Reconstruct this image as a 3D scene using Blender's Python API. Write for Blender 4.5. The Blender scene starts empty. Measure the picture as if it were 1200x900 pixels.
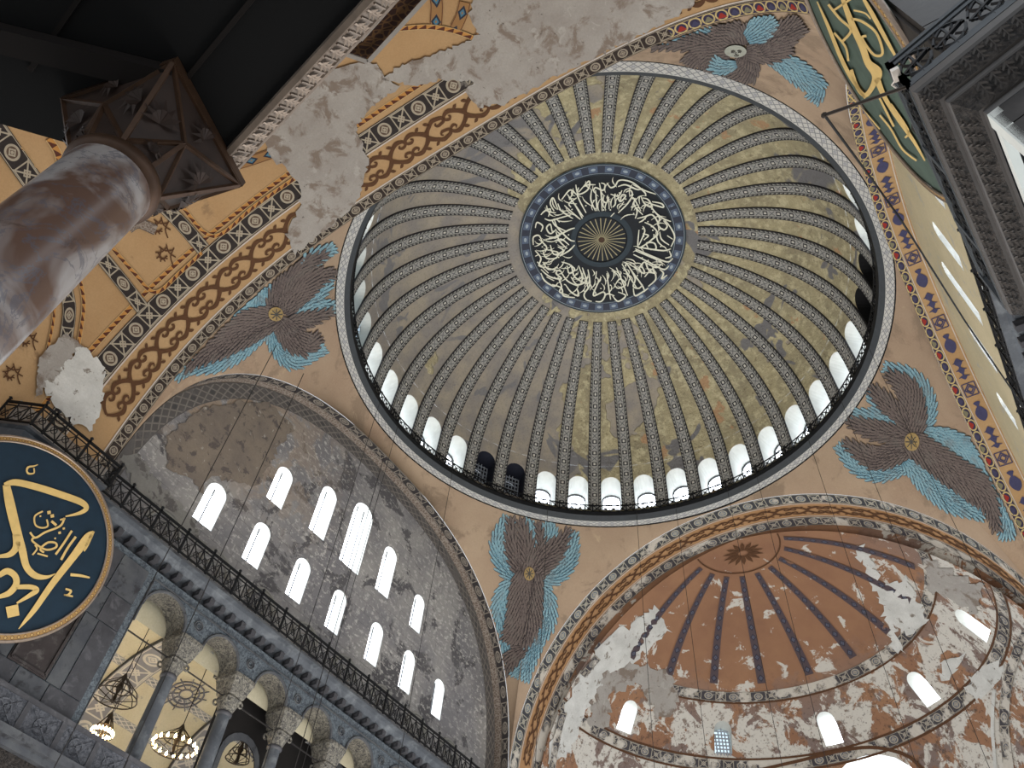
import bpy, bmesh, math, random
import numpy as np
from mathutils import Vector, Matrix
from mathutils.bvhtree import BVHTree
from mathutils.geometry import delaunay_2d_cdt

PI = math.pi
random.seed(7)
SC = bpy.context.scene
COL = SC.collection

# ------------------------------------------------------------------ camera
CAM = Vector((12.665326, -25.585866, 1.6))
RC = Matrix(((0.843330041, 0.532727139, 0.070684062),
             (-0.382734551, 0.687734477, -0.616875738),
             (-0.377238260, 0.493176525, 0.783880227)))      # rows: right, down, forward
FPX = 927.3243
cd = bpy.data.cameras.new('camera')
cam = bpy.data.objects.new('camera', cd)
COL.objects.link(cam)
cd.sensor_width = 36
cd.lens = FPX * 36 / 1200
cd.clip_start = .05
cd.clip_end = 400
M = Matrix((RC[0], -RC[1], -RC[2])).transposed().to_4x4()
M.translation = CAM
cam.matrix_world = M
SC.camera = cam

# ------------------------------------------------------------------ world, lights, exposure
W = bpy.data.worlds.new('world')
SC.world = W
W.use_nodes = True
wb = W.node_tree.nodes['Background']
wb.inputs[0].default_value = (.86, .93, 1, 1)
wb.inputs[1].default_value = 1.0
SC.view_settings.view_transform = 'Standard'
SC.view_settings.look = 'None'
SC.view_settings.exposure = 0.72
SC.view_settings.gamma = 1
PANE_STRENGTH = 6.0


def area_light(name, loc, rot, sx, sy, power, col):
    d = bpy.data.lights.new(name, 'AREA')
    d.shape = 'RECTANGLE'
    d.size, d.size_y, d.energy, d.color = sx, sy, power, col
    o = bpy.data.objects.new(name, d)
    COL.objects.link(o)
    o.location, o.rotation_euler = loc, rot
    return o


# added fill light facing up, standing in for daylight bounced off the floor
area_light('floor_bounce_fill', (0, 0, .8), (PI, 0, 0), 24, 30, 9000, (1, .97, .93))


def lin(c):
    return tuple(((v / 255) / 12.92 if v / 255 <= .04045 else ((v / 255 + .055) / 1.055) ** 2.4) for v in c) + (1,)


# ------------------------------------------------------------------ shader maths
class X:
    """a float socket or number with operators"""
    def __init__(s, nt, v): s.nt, s.v = nt, v
    def _m(s, op, *a, clamp=False):
        n = s.nt.nodes.new('ShaderNodeMath'); n.operation = op; n.use_clamp = clamp
        for i, k in enumerate((s,) + a):
            k = k.v if isinstance(k, X) else k
            if isinstance(k, (int, float)): n.inputs[i].default_value = k
            else: s.nt.links.new(k, n.inputs[i])
        return X(s.nt, n.outputs[0])
    def __add__(s, o): return s._m('ADD', o)
    def __sub__(s, o): return s._m('SUBTRACT', o)
    def __rsub__(s, o): return X(s.nt, o)._m('SUBTRACT', s)
    def __mul__(s, o): return s._m('MULTIPLY', o)
    def __truediv__(s, o): return s._m('DIVIDE', o)
    def __lt__(s, o): return s._m('LESS_THAN', o)
    def __gt__(s, o): return s._m('GREATER_THAN', o)
    def abs(s): return s._m('ABSOLUTE')
    def fract(s): return s._m('FRACT')
    def floor(s): return s._m('FLOOR')
    def max(s, o): return s._m('MAXIMUM', o)
    def min(s, o): return s._m('MINIMUM', o)
    def sin(s): return s._m('SINE')
    def sat(s): return s._m('ADD', 0.0, clamp=True)
    def step(s, c, w): return ((s - (c - w)) / (2 * w)).sat()
    def hyp(s, o): return (s * s + o * o)._m('SQRT')


class Mat:
    def __init__(s, name, rough=.85, metal=0):
        s.m = bpy.data.materials.new(name); s.m.use_nodes = True
        s.nt = s.m.node_tree; s.b = s.nt.nodes['Principled BSDF']
        s.b.inputs['Roughness'].default_value = rough
        s.b.inputs['Metallic'].default_value = metal
        s.b.inputs['Specular IOR Level'].default_value = .3
        tc = s.nt.nodes.new('ShaderNodeTexCoord'); s.tc = tc
        sp = s.nt.nodes.new('ShaderNodeSeparateXYZ'); s.nt.links.new(tc.outputs['UV'], sp.inputs[0])
        s.u, s.v = X(s.nt, sp.outputs[0]), X(s.nt, sp.outputs[1])
        so = s.nt.nodes.new('ShaderNodeSeparateXYZ'); s.nt.links.new(tc.outputs['Object'], so.inputs[0])
        s.x, s.y, s.z = (X(s.nt, so.outputs[i]) for i in range(3))
    def noise(s, scale, detail=4, seed=0, rough=.6, dist=0, squash=None, uv=False):
        mp = s.nt.nodes.new('ShaderNodeMapping'); s.nt.links.new(s.tc.outputs['UV' if uv else 'Object'], mp.inputs[0])
        mp.inputs['Location'].default_value = (seed * 7.3, seed * 3.1, seed * 5.7)
        if squash: mp.inputs['Scale'].default_value = squash
        n = s.nt.nodes.new('ShaderNodeTexNoise'); s.nt.links.new(mp.outputs[0], n.inputs['Vector'])
        n.inputs['Scale'].default_value = scale; n.inputs['Detail'].default_value = detail
        n.inputs['Roughness'].default_value = rough; n.inputs['Distortion'].default_value = dist
        return X(s.nt, n.outputs[0])
    def voronoi(s, scale, feature='F1', uv=False):
        n = s.nt.nodes.new('ShaderNodeTexVoronoi'); n.feature = feature
        s.nt.links.new(s.tc.outputs['UV' if uv else 'Object'], n.inputs['Vector'])
        n.inputs['Scale'].default_value = scale
        return X(s.nt, n.outputs['Distance'])
    def mix(s, fac, a, b):
        n = s.nt.nodes.new('ShaderNodeMix'); n.data_type = 'RGBA'
        fac = fac.v if isinstance(fac, X) else fac
        if isinstance(fac, (int, float)): n.inputs[0].default_value = fac
        else: s.nt.links.new(fac, n.inputs[0])
        for k, c in ((6, a), (7, b)):
            if isinstance(c, tuple): n.inputs[k].default_value = c if len(c) == 4 else lin(c)
            else: s.nt.links.new(c, n.inputs[k])
        return n.outputs[2]
    def color(s, c):
        if isinstance(c, tuple): s.b.inputs['Base Color'].default_value = lin(c)
        else: s.nt.links.new(c, s.b.inputs['Base Color'])
        return s
    def bump(s, h, strength=.5, dist=.05):
        n = s.nt.nodes.new('ShaderNodeBump'); n.inputs['Strength'].default_value = strength
        n.inputs['Distance'].default_value = dist
        s.nt.links.new(h.v, n.inputs['Height']); s.nt.links.new(n.outputs[0], s.b.inputs['Normal'])
        return s


def plaster(name, base, second, patches=(), rough=.88, bump=.4, scale=.5, bscale=3.0):
    m = Mat(name, rough)
    c = m.mix(m.noise(scale, 5, 1).step(.5, .18), base, second)
    for i, (colr, sc, thr, soft) in enumerate(patches):
        c = m.mix(m.noise(sc, 7, 3 + i, .65, .4).step(thr, soft), c, colr)
    g = m.noise(bscale * 4, 4, 9)
    c = m.mix(g.step(.5, .3) * .18, c, (20, 18, 16))
    m.color(c)
    m.bump(m.noise(bscale, 6, 2), bump, .06)
    return m


def solid(name, c, rough=.7, metal=0, var=.12, scale=4, bump=0):
    m = Mat(name, rough, metal)
    n = m.noise(scale, 4, 5)
    m.color(m.mix(n.step(.5, .3) * var * 3, c, tuple(int(v * .6) for v in c)))
    if bump: m.bump(m.noise(scale * 3, 5, 4), bump, .03)
    return m


def pattern(name, kind, w, cols, wear=.0, wearcol=(120, 115, 105), rough=.85, bump=.15, noisecol=None):
    """flat painted band ornament; u along the band in metres, v 0..1 across, w = repeat in metres"""
    bg, line, acc = cols[:3]
    m = Mat(name, rough)
    t = m.u / w
    p = t.fract() * 2 - 1.0
    q = m.v * 2 - 1.0
    alt = ((t * .5).fract()) > .5
    ap, aq = p.abs(), q.abs()
    d = p.hyp(q)
    c = m.mix(0.0, bg, bg)
    if kind == 'lattice':       # discs and crossed squares by turns
        ring = ((d - .60).abs() < .10)
        dia = ((ap + aq) - .34).abs() < .09
        cross = ((ap - aq).abs() < .10) * (1.0 - alt)
        petals = ((ap.max(aq) - .78).abs() < .06)
        dot = d < .14
        c = m.mix((d < .5) * alt, c, acc)
        c = m.mix(((ap + aq) < .3) * (1.0 - alt), c, acc)
        c = m.mix((ring * alt).max(cross).max(petals * (1.0 - alt)).max(dia).max(dot), c, line)
        c = m.mix(aq > .86, c, line)
        c = m.mix(aq > .93, c, bg)
    elif kind == 'net':
        a = ((t * 2 + m.v * 2.0).fract() - .5).abs()
        b = ((t * 2 - m.v * 2.0).fract() - .5).abs()
        c = m.mix((a < .1).max(b < .1), c, line)
        c = m.mix((d < .25), c, acc)
        c = m.mix(aq > .9, c, bg)
    elif kind == 'rib':
        sq = (ap < .36) * (aq < .38)
        sq2 = (ap < .20) * (aq < .17)
        cross = (((1.0 - ap) - aq * 1.0).abs() < .09) * (aq < .42) * (ap > .48)
        tri = ((t * 3).fract() * .36 + .60) > aq
        c = m.mix(aq < .56, c, acc)
        c = m.mix(sq, c, bg)
        c = m.mix(sq2, c, line)
        c = m.mix(cross, c, cols[3])
        c = m.mix((aq > .64) * tri, c, cols[4])
        c = m.mix((aq - .57).abs() < .035, c, bg)
        c = m.mix(aq > .93, c, bg)
    elif kind == 'tri':
        tri = (t.fract() > m.v)
        c = m.mix(tri, c, line)
        c = m.mix(aq > .8, c, acc)
    elif kind == 'hearts':
        ww = ((t * 3).fract() * 2 - 1.0).abs()
        heart = ((ww * 1.2) < ((.55 - q) * .8)) * (q > -.55) * (q < .35)
        arch = ((ww.hyp(q) - .85).abs() < .12)
        third = ((t).fract() * 3).floor()
        c = m.mix(arch, c, line)
        c = m.mix(heart * (third < .5), c, cols[3])
        c = m.mix(heart * (third > .5) * (third < 1.5), c, acc)
        c = m.mix(heart * (third > 1.5), c, cols[4])
        c = m.mix((aq - .9).abs() < .05, c, line)
    elif kind == 'lozenge':
        l1 = (ap + aq * .9) < .72
        l2 = (ap + aq * .9) < .42
        l3 = (ap + aq) < .16
        c = m.mix(l1, c, acc)
        c = m.mix(l2, c, line)
        c = m.mix(l3, c, bg)
        c = m.mix((aq - .88).abs() < .06, c, cols[3])
    elif kind == 'damask':
        v = m.voronoi(6, 'DISTANCE_TO_EDGE', True)
        c = m.mix(v < .09, c, line)
        c = m.mix((aq - .9).abs() < .05, c, acc)
    elif kind == 'squares':
        s1 = (ap < .55) * (aq < .7)
        s2 = d < .3
        c = m.mix(s1, c, acc)
        c = m.mix(s2, c, line)
        c = m.mix(aq > .9, c, line)
    if wear:
        c = m.mix(m.noise(.55, 7, 21, .65).step(1 - wear, .03), c, wearcol)
    c = m.mix(m.noise(5, 5, 12).step(.5, .3) * .22, c, (80, 76, 72))
    m.color(c)
    m.bump(m.noise(5, 5, 2), bump, .04)
    return m


def emit(name, c, s):
    m = bpy.data.materials.new(name); m.use_nodes = True
    nt = m.node_tree; nt.nodes.clear()
    e = nt.nodes.new('ShaderNodeEmission'); o = nt.nodes.new('ShaderNodeOutputMaterial')
    e.inputs[0].default_value = lin(c); e.inputs[1].default_value = s
    nt.links.new(e.outputs[0], o.inputs[0])
    m2 = Mat.__new__(Mat); m2.m = m
    return m2


MT = {}
CREAM, DK = (176, 172, 160), (34, 34, 38)
MT['pane'] = emit('daylit_frosted_glass', (236, 244, 255), PANE_STRENGTH)
MT['pane_dim'] = emit('shaded_daylit_glass', (200, 225, 240), .9)
MT['reveal'] = solid('whitewashed_reveal', (205, 206, 200), .8, var=.08, scale=1.5)
MT['black'] = solid('blocked_window_dark', (16, 16, 18), .9)
MT['blockblue'] = solid('blocked_window_blue', (26, 30, 44), .8)
MT['lattice'] = solid('pale_window_lattice', (165, 172, 182), .7)
MT['lead'] = solid('window_bar', (84, 86, 88), .7)
MT['iron'] = solid('black_iron', (24, 25, 28), .55, .3)
MT['iron2'] = solid('grey_iron', (70, 74, 78), .6, .2)
MT['wire'] = solid('wire_dark', (40, 38, 38), .6)
MT['rust'] = solid('dark_bronze', (52, 44, 38), .5, .5)
MT['marble_grey'] = plaster('grey_marble', (86, 90, 96), (62, 66, 72), [((108, 112, 116), 1.4, .6, .1)], .6, .25, .9)
MT['marble_slab'] = plaster('slab_marble', (74, 74, 78), (58, 58, 62), [((92, 92, 96), 2.2, .62, .08)], .5, .1, 1.3)
MT['marble_slab_b'] = plaster('slab_marble_veined', (88, 90, 92), (66, 68, 74), [((50, 50, 54), 2.6, .6, .06)], .5, .1, 1.1)
MT['marble_slab_c'] = plaster('slab_marble_brown', (66, 60, 60), (48, 42, 42), [((84, 80, 78), 3.0, .6, .06)], .5, .1, 1.1)
MT['tan'] = plaster('pendentive_plaster', (176, 154, 130), (160, 136, 114), [((146, 126, 106), .35, .58, .04), ((186, 164, 136), .9, .68, .05)], bump=.15, scale=.2)
MT['ochre'] = plaster('ochre_plaster', (184, 152, 112), (172, 138, 98), [((150, 122, 90), .5, .66, .03), ((170, 160, 146), .45, .70, .015)], bump=.15, scale=.3)
MT['orange'] = plaster('orange_plaster', (178, 138, 98), (162, 122, 84), [((150, 122, 96), .5, .60, .03)], bump=.15, scale=.3)
MT['bare'] = plaster('bare_grey_plaster', (150, 144, 138), (168, 164, 158), [((128, 116, 106), .9, .56, .04), ((168, 164, 158), 1.6, .62, .03), ((84, 76, 70), 3.2, .68, .03)], bump=.6, scale=.5)
MT['white_loss'] = plaster('white_plaster_loss', (214, 214, 210), (190, 190, 186), [((130, 122, 112), 1.9, .62, .03)], bump=.6, scale=.9)
MT['cream'] = plaster('cream_plaster', (206, 192, 158), (190, 178, 146), [((176, 172, 160), .8, .62, .05)], bump=.2, scale=.3)
MT['cream_y'] = plaster('yellow_cream_plaster', (208, 200, 174), (194, 184, 156), [((160, 156, 150), 1.2, .64, .03)], bump=.2, scale=.5)
MT['foot'] = plaster('floor_marble', (150, 148, 144), (130, 128, 124), [], .35, .05)


def gold_dome():
    m = Mat('worn_gold_mosaic', .55)
    west = ((m.x * -.93 - m.y * .37 - 2.5) / 5).sat()          # smooth repair plaster on the left flank
    n0 = m.noise(.16, 4, 1)
    c = m.mix(m.noise(.3, 5, 1).step(.5, .12), (184, 172, 136), (156, 146, 118))
    c = m.mix(m.noise(1.6, 8, 8, .72).step(.54, .05) * .65, c, (214, 204, 166))
    c = m.mix(m.noise(2.4, 8, 18, .75, .6).step(.60, .03) * .6, c, (112, 100, 76))
    c = m.mix(m.noise(.4, 6, 15, .6).step(.64, .01), c, (184, 148, 112))
    pl = (n0 + west * .30).step(.615, .006)
    grey = m.mix(m.noise(.5, 4, 2).step(.5, .12), (160, 150, 134), (138, 132, 126))
    c = m.mix(pl, c, grey)
    c = m.mix(m.noise(.2, 3, 6, .6, 1.0).step(.62, .01), c, (122, 120, 120))
    c = m.mix(m.noise(7, 6, 4).step(.6, .1) * .25, c, (60, 52, 40))
    m.color(c)
    h = m.noise(2.2, 8, 3, .72) * (1.0 - pl * .85)
    m.bump(h, .8, .22)
    return m


MT['dome'] = gold_dome()


def tymp_mat(name, a, b, pale, s=1):
    m = Mat(name, .85)
    c = m.mix(m.noise(.25, 5, 1).step(.5, .1), a, b)
    c = m.mix(m.noise(.35, 7, 4, .65, .6).step(.56, .015), c, (88, 86, 88))
    big = m.noise(.18, 3, 9).step(.5, .15)
    sc = m.noise(2.4, 8, 7, .72, squash=(1, 1, 1.6)).step(.56, .03)
    c = m.mix(sc * (big * .6 + .25), c, pale)
    left = (1.0 - ((m.y + 10) / 9).sat()) * ((m.z - 29) / 3).sat()
    c = m.mix(m.noise(.6, 6, 11, .65, .5).step(.48, .03) * left, c, (152, 136, 120))
    # stone courses showing through the thin coat
    cz = ((m.z / .72).fract() - .5).abs() > .485
    off = ((m.z / .72).floor() * .37).fract()
    cy = ((m.y / 1.3 + off).fract() - .5).abs() > .492
    c = m.mix((cz.max(cy)) * m.noise(.5, 3, 3).step(.45, .1) * .6, c, (52, 50, 50))
    m.color(c); m.bump(m.noise(2.0, 8, 2, .7), .5, .08)
    return m


MT['tymp'] = tymp_mat('worn_grey_tympanum', (150, 147, 144), (122, 120, 122), (200, 196, 190))
MT['tymp_r'] = MT['cream']


def esemi():
    m = Mat('peeling_brown_semidome', .85)
    c = m.mix(m.noise(.3, 5, 1).step(.5, .2), (152, 114, 86), (134, 98, 76))
    low = 1.0 - ((m.z - 34.5) / 3.2).sat()
    right = ((m.x - 6) / 6).sat()
    low = low.max(right * .75)
    n = m.noise(.5, 8, 5, .68, .5)
    c = m.mix(m.noise(.32, 6, 12, .6).step(.52, .02) * low, c, (122, 106, 100))
    c = m.mix((n + low * .115).step(.605, .012), c, (196, 192, 184))
    fr = m.noise(1.6, 7, 9, .7).step(.58, .03) * low
    c = m.mix(fr * .8, c, (98, 76, 62))
    c = m.mix(m.noise(5, 6, 4).step(.62, .05) * low * .7, c, (70, 62, 58))
    m.color(c); m.bump(m.noise(2.0, 8, 2, .7), .4, .08)
    return m


MT['esemi'] = esemi()
GR, LG = (62, 62, 66), (168, 164, 150)
MT['ring_band'] = pattern('ring_band_paint', 'net', .9, ((196, 196, 192), (136, 138, 142), (160, 162, 166)))
MT['rib'] = pattern('dome_rib_paint', 'rib', 1.0, ((46, 46, 50), (206, 202, 190), (162, 160, 154), (100, 100, 102), (150, 148, 140)), bump=.3)
MT['band_w1'] = pattern('arch_band_dark', 'lattice', .72, ((44, 34, 30), (150, 140, 124), (70, 58, 56)), .34, (112, 104, 98))
MT['band_w2'] = pattern('arch_band_square', 'lattice', 1.05, ((40, 34, 34), (166, 156, 138), (88, 70, 58)), .30, (130, 124, 116))
MT['band_e'] = pattern('east_arch_band', 'lattice', .95, ((58, 60, 66), (168, 162, 146), (96, 110, 124)), .40, (196, 188, 176))
MT['band_e2'] = pattern('east_arch_inner_band', 'lattice', .95, ((62, 60, 66), (160, 152, 138), (84, 90, 104)), .46, (196, 190, 180))
MT['band_l'] = pattern('north_arch_band', 'lattice', 1.2, ((46, 42, 44), (132, 124, 114), (76, 70, 68)), .28, (104, 98, 94))
MT['damask'] = pattern('faded_arch_scroll', 'damask', 1, ((112, 98, 88), (150, 140, 130), (60, 52, 50)), .3, (128, 120, 112))
MT['hearts'] = pattern('heart_band', 'hearts', 2.1, ((46, 40, 70), (190, 170, 120), (120, 116, 92), (150, 40, 30), (60, 60, 90)))
MT['tri'] = pattern('brown_triangle_line', 'tri', .42, ((186, 132, 68), (84, 40, 24), (196, 168, 120)))
MT['loz'] = pattern('blue_lozenge_band', 'lozenge', .95, ((150, 112, 70), (70, 116, 140), (32, 40, 56), (90, 52, 34)))
MT['erib'] = pattern('blue_rib_paint', 'lozenge', .8, ((78, 66, 72), (84, 90, 108), (48, 46, 60), (92, 74, 72)), .34, (146, 106, 78))
MT['gilt_frame'] = pattern('gilt_medallion_rim', 'lozenge', .22, ((150, 116, 66), (186, 154, 96), (104, 74, 44), (170, 140, 90)), rough=.6)
MT['med_blue'] = solid('medallion_blue', (22, 44, 60), .6, var=.2, scale=2)
MT['med_green'] = solid('medallion_green', (78, 94, 84), .6, var=.2, scale=2)
MT['gold'] = solid('gold_lettering', (214, 182, 116), .5, .0, .12, 3)
MT['gold2'] = solid('pale_gold_lettering', (206, 184, 132), .5, .0, .12, 3)
MT['crown_dark'] = solid('roundel_ground', (28, 32, 38), .6, var=.15)
MT['crown_ring'] = pattern('roundel_border', 'squares', 1.15, ((46, 52, 68), (160, 172, 180), (84, 98, 120)), rough=.6)
MT['crown_white'] = solid('roundel_lettering', (226, 224, 204), .6, 0, .05)
MT['crown_ray'] = solid('roundel_rays', (168, 158, 124), .5, 0, .08)
MT['dkring'] = solid('roundel_inner_ring', (46, 58, 66), .55, 0, .1)
MT['scroll'] = solid('brown_scroll_paint', (92, 62, 40), .85, 0, .15)
MT['scroll_b'] = solid('blue_motif_paint', (70, 70, 104), .85, 0, .15)
MT['face'] = solid('gilt_face_cover', (186, 158, 104), .6, 0, .3, 12)
MT['palefac'] = solid('uncovered_painted_face', (166, 168, 156), .8, 0, .1, 6)
MT['facemark'] = solid('face_lines', (84, 82, 78), .9)


def feather(name, a, b, edge):
    m = Mat(name, .85)
    q = (m.v * 2 - 1.0).abs()
    c = m.mix(m.u.step(.5, .5), a, b)
    c = m.mix(q > .66, c, edge)
    c = m.mix(m.noise(1.3, 5, 3).step(.62, .1) * .5, c, (110, 104, 98))
    return m.color(c)


MT['fb'] = feather('blue_feathers', (92, 132, 148), (142, 174, 182), (52, 70, 82))
MT['fk'] = feather('brown_feathers', (84, 74, 72), (116, 104, 98), (40, 35, 37))


def carved(name, a, b, scale, depth, rough=.6):
    m = Mat(name, rough)
    v = m.voronoi(scale, 'SMOOTH_F1')
    n = m.noise(scale * 1.2, 5, 3, .7, 1.5)
    h = (v * .6 + n * .8)
    c = m.mix(n.step(.5, .09), a, b)
    return m.color(c).bump(h, .9, depth)


MT['carved_grey'] = carved('inlaid_spandrel', (58, 64, 72), (98, 106, 112), 4.5, .05)
MT['carved_arch'] = carved('ornate_arch_soffit', (58, 56, 56), (122, 118, 108), 5.5, .04)
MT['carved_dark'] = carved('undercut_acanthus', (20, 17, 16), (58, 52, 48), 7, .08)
MT['acanthus'] = solid('acanthus_leaf', (66, 60, 56), .7, 0, .2, 8)
MT['slab_dark'] = plaster('dark_brown_slab', (46, 42, 40), (36, 33, 32), [((56, 52, 50), 2.2, .62, .08)], .5, .1, 1.3)
MT['bal_mould'] = solid('dark_brown_marble_moulding', (76, 72, 70), .5, 0, .15)
MT['parapet'] = carved('parapet_slab', (52, 54, 60), (84, 86, 92), 5, .04)
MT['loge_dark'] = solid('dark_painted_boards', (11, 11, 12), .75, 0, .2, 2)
MT['gilt_wood'] = solid('tarnished_gilt_moulding', (150, 134, 120), .38, .3, .2, 8)
MT['gilt_dark'] = solid('darkened_gilt', (84, 60, 44), .5, .35, .25, 9)
MT['capital'] = solid('carved_dark_capital', (58, 42, 34), .55, .2, .25, 9)


def col_marble():
    m = Mat('veined_white_marble', .3)
    n = m.noise(2.2, 8, 3, .62, 2.2)
    c = m.mix(m.noise(1.1, 5, 2, .6, .8).step(.54, .07), (158, 150, 146), (98, 74, 62))
    vein = ((n - .5).abs() < .016)
    c = m.mix(vein * .6, c, (88, 86, 94))
    c = m.mix(m.noise(3.0, 8, 7, .7, 1).step(.62, .04), c, (78, 60, 52))
    m.b.inputs['Specular IOR Level'].default_value = .5
    return m.color(c)


MT['colm'] = col_marble()
MT['boards'] = pattern('gilded_brown_board', 'damask', 1, ((58, 30, 20), (112, 78, 44), (52, 26, 18)), rough=.6)
MT['white_line'] = solid('white_fillet', (206, 196, 186), .6)
MT['flame'] = emit('lamp_glow', (255, 214, 150), 30)


# ------------------------------------------------------------------ object helpers
def link(name, me, mat, parent=None, smooth=False):
    me.name = name
    o = bpy.data.objects.new(name, me)
    COL.objects.link(o)
    for m in (mat if isinstance(mat, (list, tuple)) else [mat]):
        me.materials.append(MT[m].m if isinstance(m, str) else m.m)
    if smooth:
        me.polygons.foreach_set('use_smooth', [True] * len(me.polygons))
    if parent: o.parent = parent
    return o


class MB:
    """plain mesh builder with optional uvs and material slots"""
    def __init__(s): s.v, s.f, s.uv, s.mi = [], [], [], []
    def face(s, pts, uv=None, mi=0):
        k = len(s.v); s.v += [tuple(p) for p in pts]; s.f.append(tuple(range(k, k + len(pts))))
        s.uv += list(uv) if uv else [(0, 0)] * len(pts); s.mi.append(mi)
    def box(s, c, h, ax=None, mi=0):
        c = Vector(c); ax = ax or (Vector((1, 0, 0)), Vector((0, 1, 0)), Vector((0, 0, 1)))
        k = len(s.v)
        for i in (-1, 1):
            for j in (-1, 1):
                for l in (-1, 1): s.v.append(tuple(c + ax[0] * h[0] * i + ax[1] * h[1] * j + ax[2] * h[2] * l))
        for f in ((0, 1, 3, 2), (4, 6, 7, 5), (0, 4, 5, 1), (2, 3, 7, 6), (0, 2, 6, 4), (1, 5, 7, 3)):
            s.f.append(tuple(k + a for a in f)); s.uv += [(0, 0), (1, 0), (1, 1), (0, 1)]; s.mi.append(mi)
    def bar(s, a, b, w, h=None, n=None, mi=0):
        a, b = Vector(a), Vector(b); d = (b - a); L = d.length
        if L < 1e-6: return
        d /= L; n = Vector(n) if n else (Vector((0, 0, 1)) if abs(d.z) < .9 else Vector((1, 0, 0)))
        s1 = d.cross(n).normalized(); s2 = d.cross(s1)
        s.box((a + b) / 2, (L / 2, w / 2, (h or w) / 2), (d, s1, s2), mi)
    def tube(s, pts, r, seg=8, cap=False, mi=0, uvs=1):
        pts = [Vector(p) for p in pts]; n = len(pts)
        rr = r if isinstance(r, (list, tuple)) else [r] * n
        k = len(s.v); t0 = None
        for i, p in enumerate(pts):
            t = (pts[min(i + 1, n - 1)] - pts[max(i - 1, 0)]).normalized()
            if t0 is None:
                a = t.orthogonal().normalized()
            else:
                a = (a - t * a.dot(t)).normalized()
            t0 = t; b = t.cross(a)
            for j in range(seg):
                an = 2 * PI * j / seg
                s.v.append(tuple(p + (a * math.cos(an) + b * math.sin(an)) * rr[i]))
        for i in range(n - 1):
            for j in range(seg):
                q = (j + 1) % seg
                s.f.append((k + i * seg + j, k + i * seg + q, k + (i + 1) * seg + q, k + (i + 1) * seg + j))
                s.uv += [(i, j / seg), (i, (j + 1) / seg), (i + 1, (j + 1) / seg), (i + 1, j / seg)]; s.mi.append(mi)
        if cap:
            s.f.append(tuple(k + j for j in range(seg))); s.uv += [(0, 0)] * seg; s.mi.append(mi)
            s.f.append(tuple(k + (n - 1) * seg + j for j in range(seg))); s.uv += [(0, 0)] * seg; s.mi.append(mi)
    def loft(s, rings, close=True, mi=0, caps=False):
        k = len(s.v); m = len(rings[0])
        for r in rings: s.v += [tuple(p) for p in r]
        for i in range(len(rings) - 1):
            for j in range(m if close else m - 1):
                q = (j + 1) % m
                s.f.append((k + i * m + j, k + i * m + q, k + (i + 1) * m + q, k + (i + 1) * m + j))
                s.uv += [(i, j / m), (i, (j + 1) / m), (i + 1, (j + 1) / m), (i + 1, j / m)]; s.mi.append(mi)
        if caps:
            for e in (0, len(rings) - 1):
                s.f.append(tuple(k + e * m + j for j in range(m))); s.uv += [(0, 0)] * m; s.mi.append(mi)
    def lathe(s, c, prof, seg=24, mi=0):
        c = Vector(c)
        s.loft([[c + Vector((r * math.cos(2 * PI * j / seg), r * math.sin(2 * PI * j / seg), z)) for j in range(seg)] for r, z in prof], True, mi)
    def build(s, name, mat, parent=None, smooth=False):
        me = bpy.data.meshes.new(name)
        me.from_pydata(s.v, [], s.f)
        uvl = me.uv_layers.new(name='UVMap')
        uvl.data.foreach_set('uv', np.array(s.uv, dtype=np.float32).ravel())
        me.polygons.foreach_set('material_index', s.mi)
        me.update()
        return link(name, me, mat, parent, smooth)


def tag(o, label, cat, group=None, kind=None):
    if label: o['label'] = label
    if cat: o['category'] = cat
    if group: o['group'] = group
    if kind: o['kind'] = kind
    return o


def struct(o, label, cat, group=None): return tag(o, label, cat, group, 'structure')


def empty(name, loc=(0, 0, 0)):
    o = bpy.data.objects.new(name, None); COL.objects.link(o); o.location = loc
    o.empty_display_size = .1
    return o


def under(o, parent):
    """parent a world-space mesh without moving it"""
    o.parent = parent
    o.matrix_parent_inverse = Matrix.Translation(-Vector(parent.location))
    return o


def inpoly(x, y, poly):
    c = False; n = len(poly); j = n - 1
    for i in range(n):
        xi, yi = poly[i]; xj, yj = poly[j]
        if (yi > y) != (yj > y) and x < (xj - xi) * (y - yi) / (yj - yi) + xi: c = not c
        j = i
    return c


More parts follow.
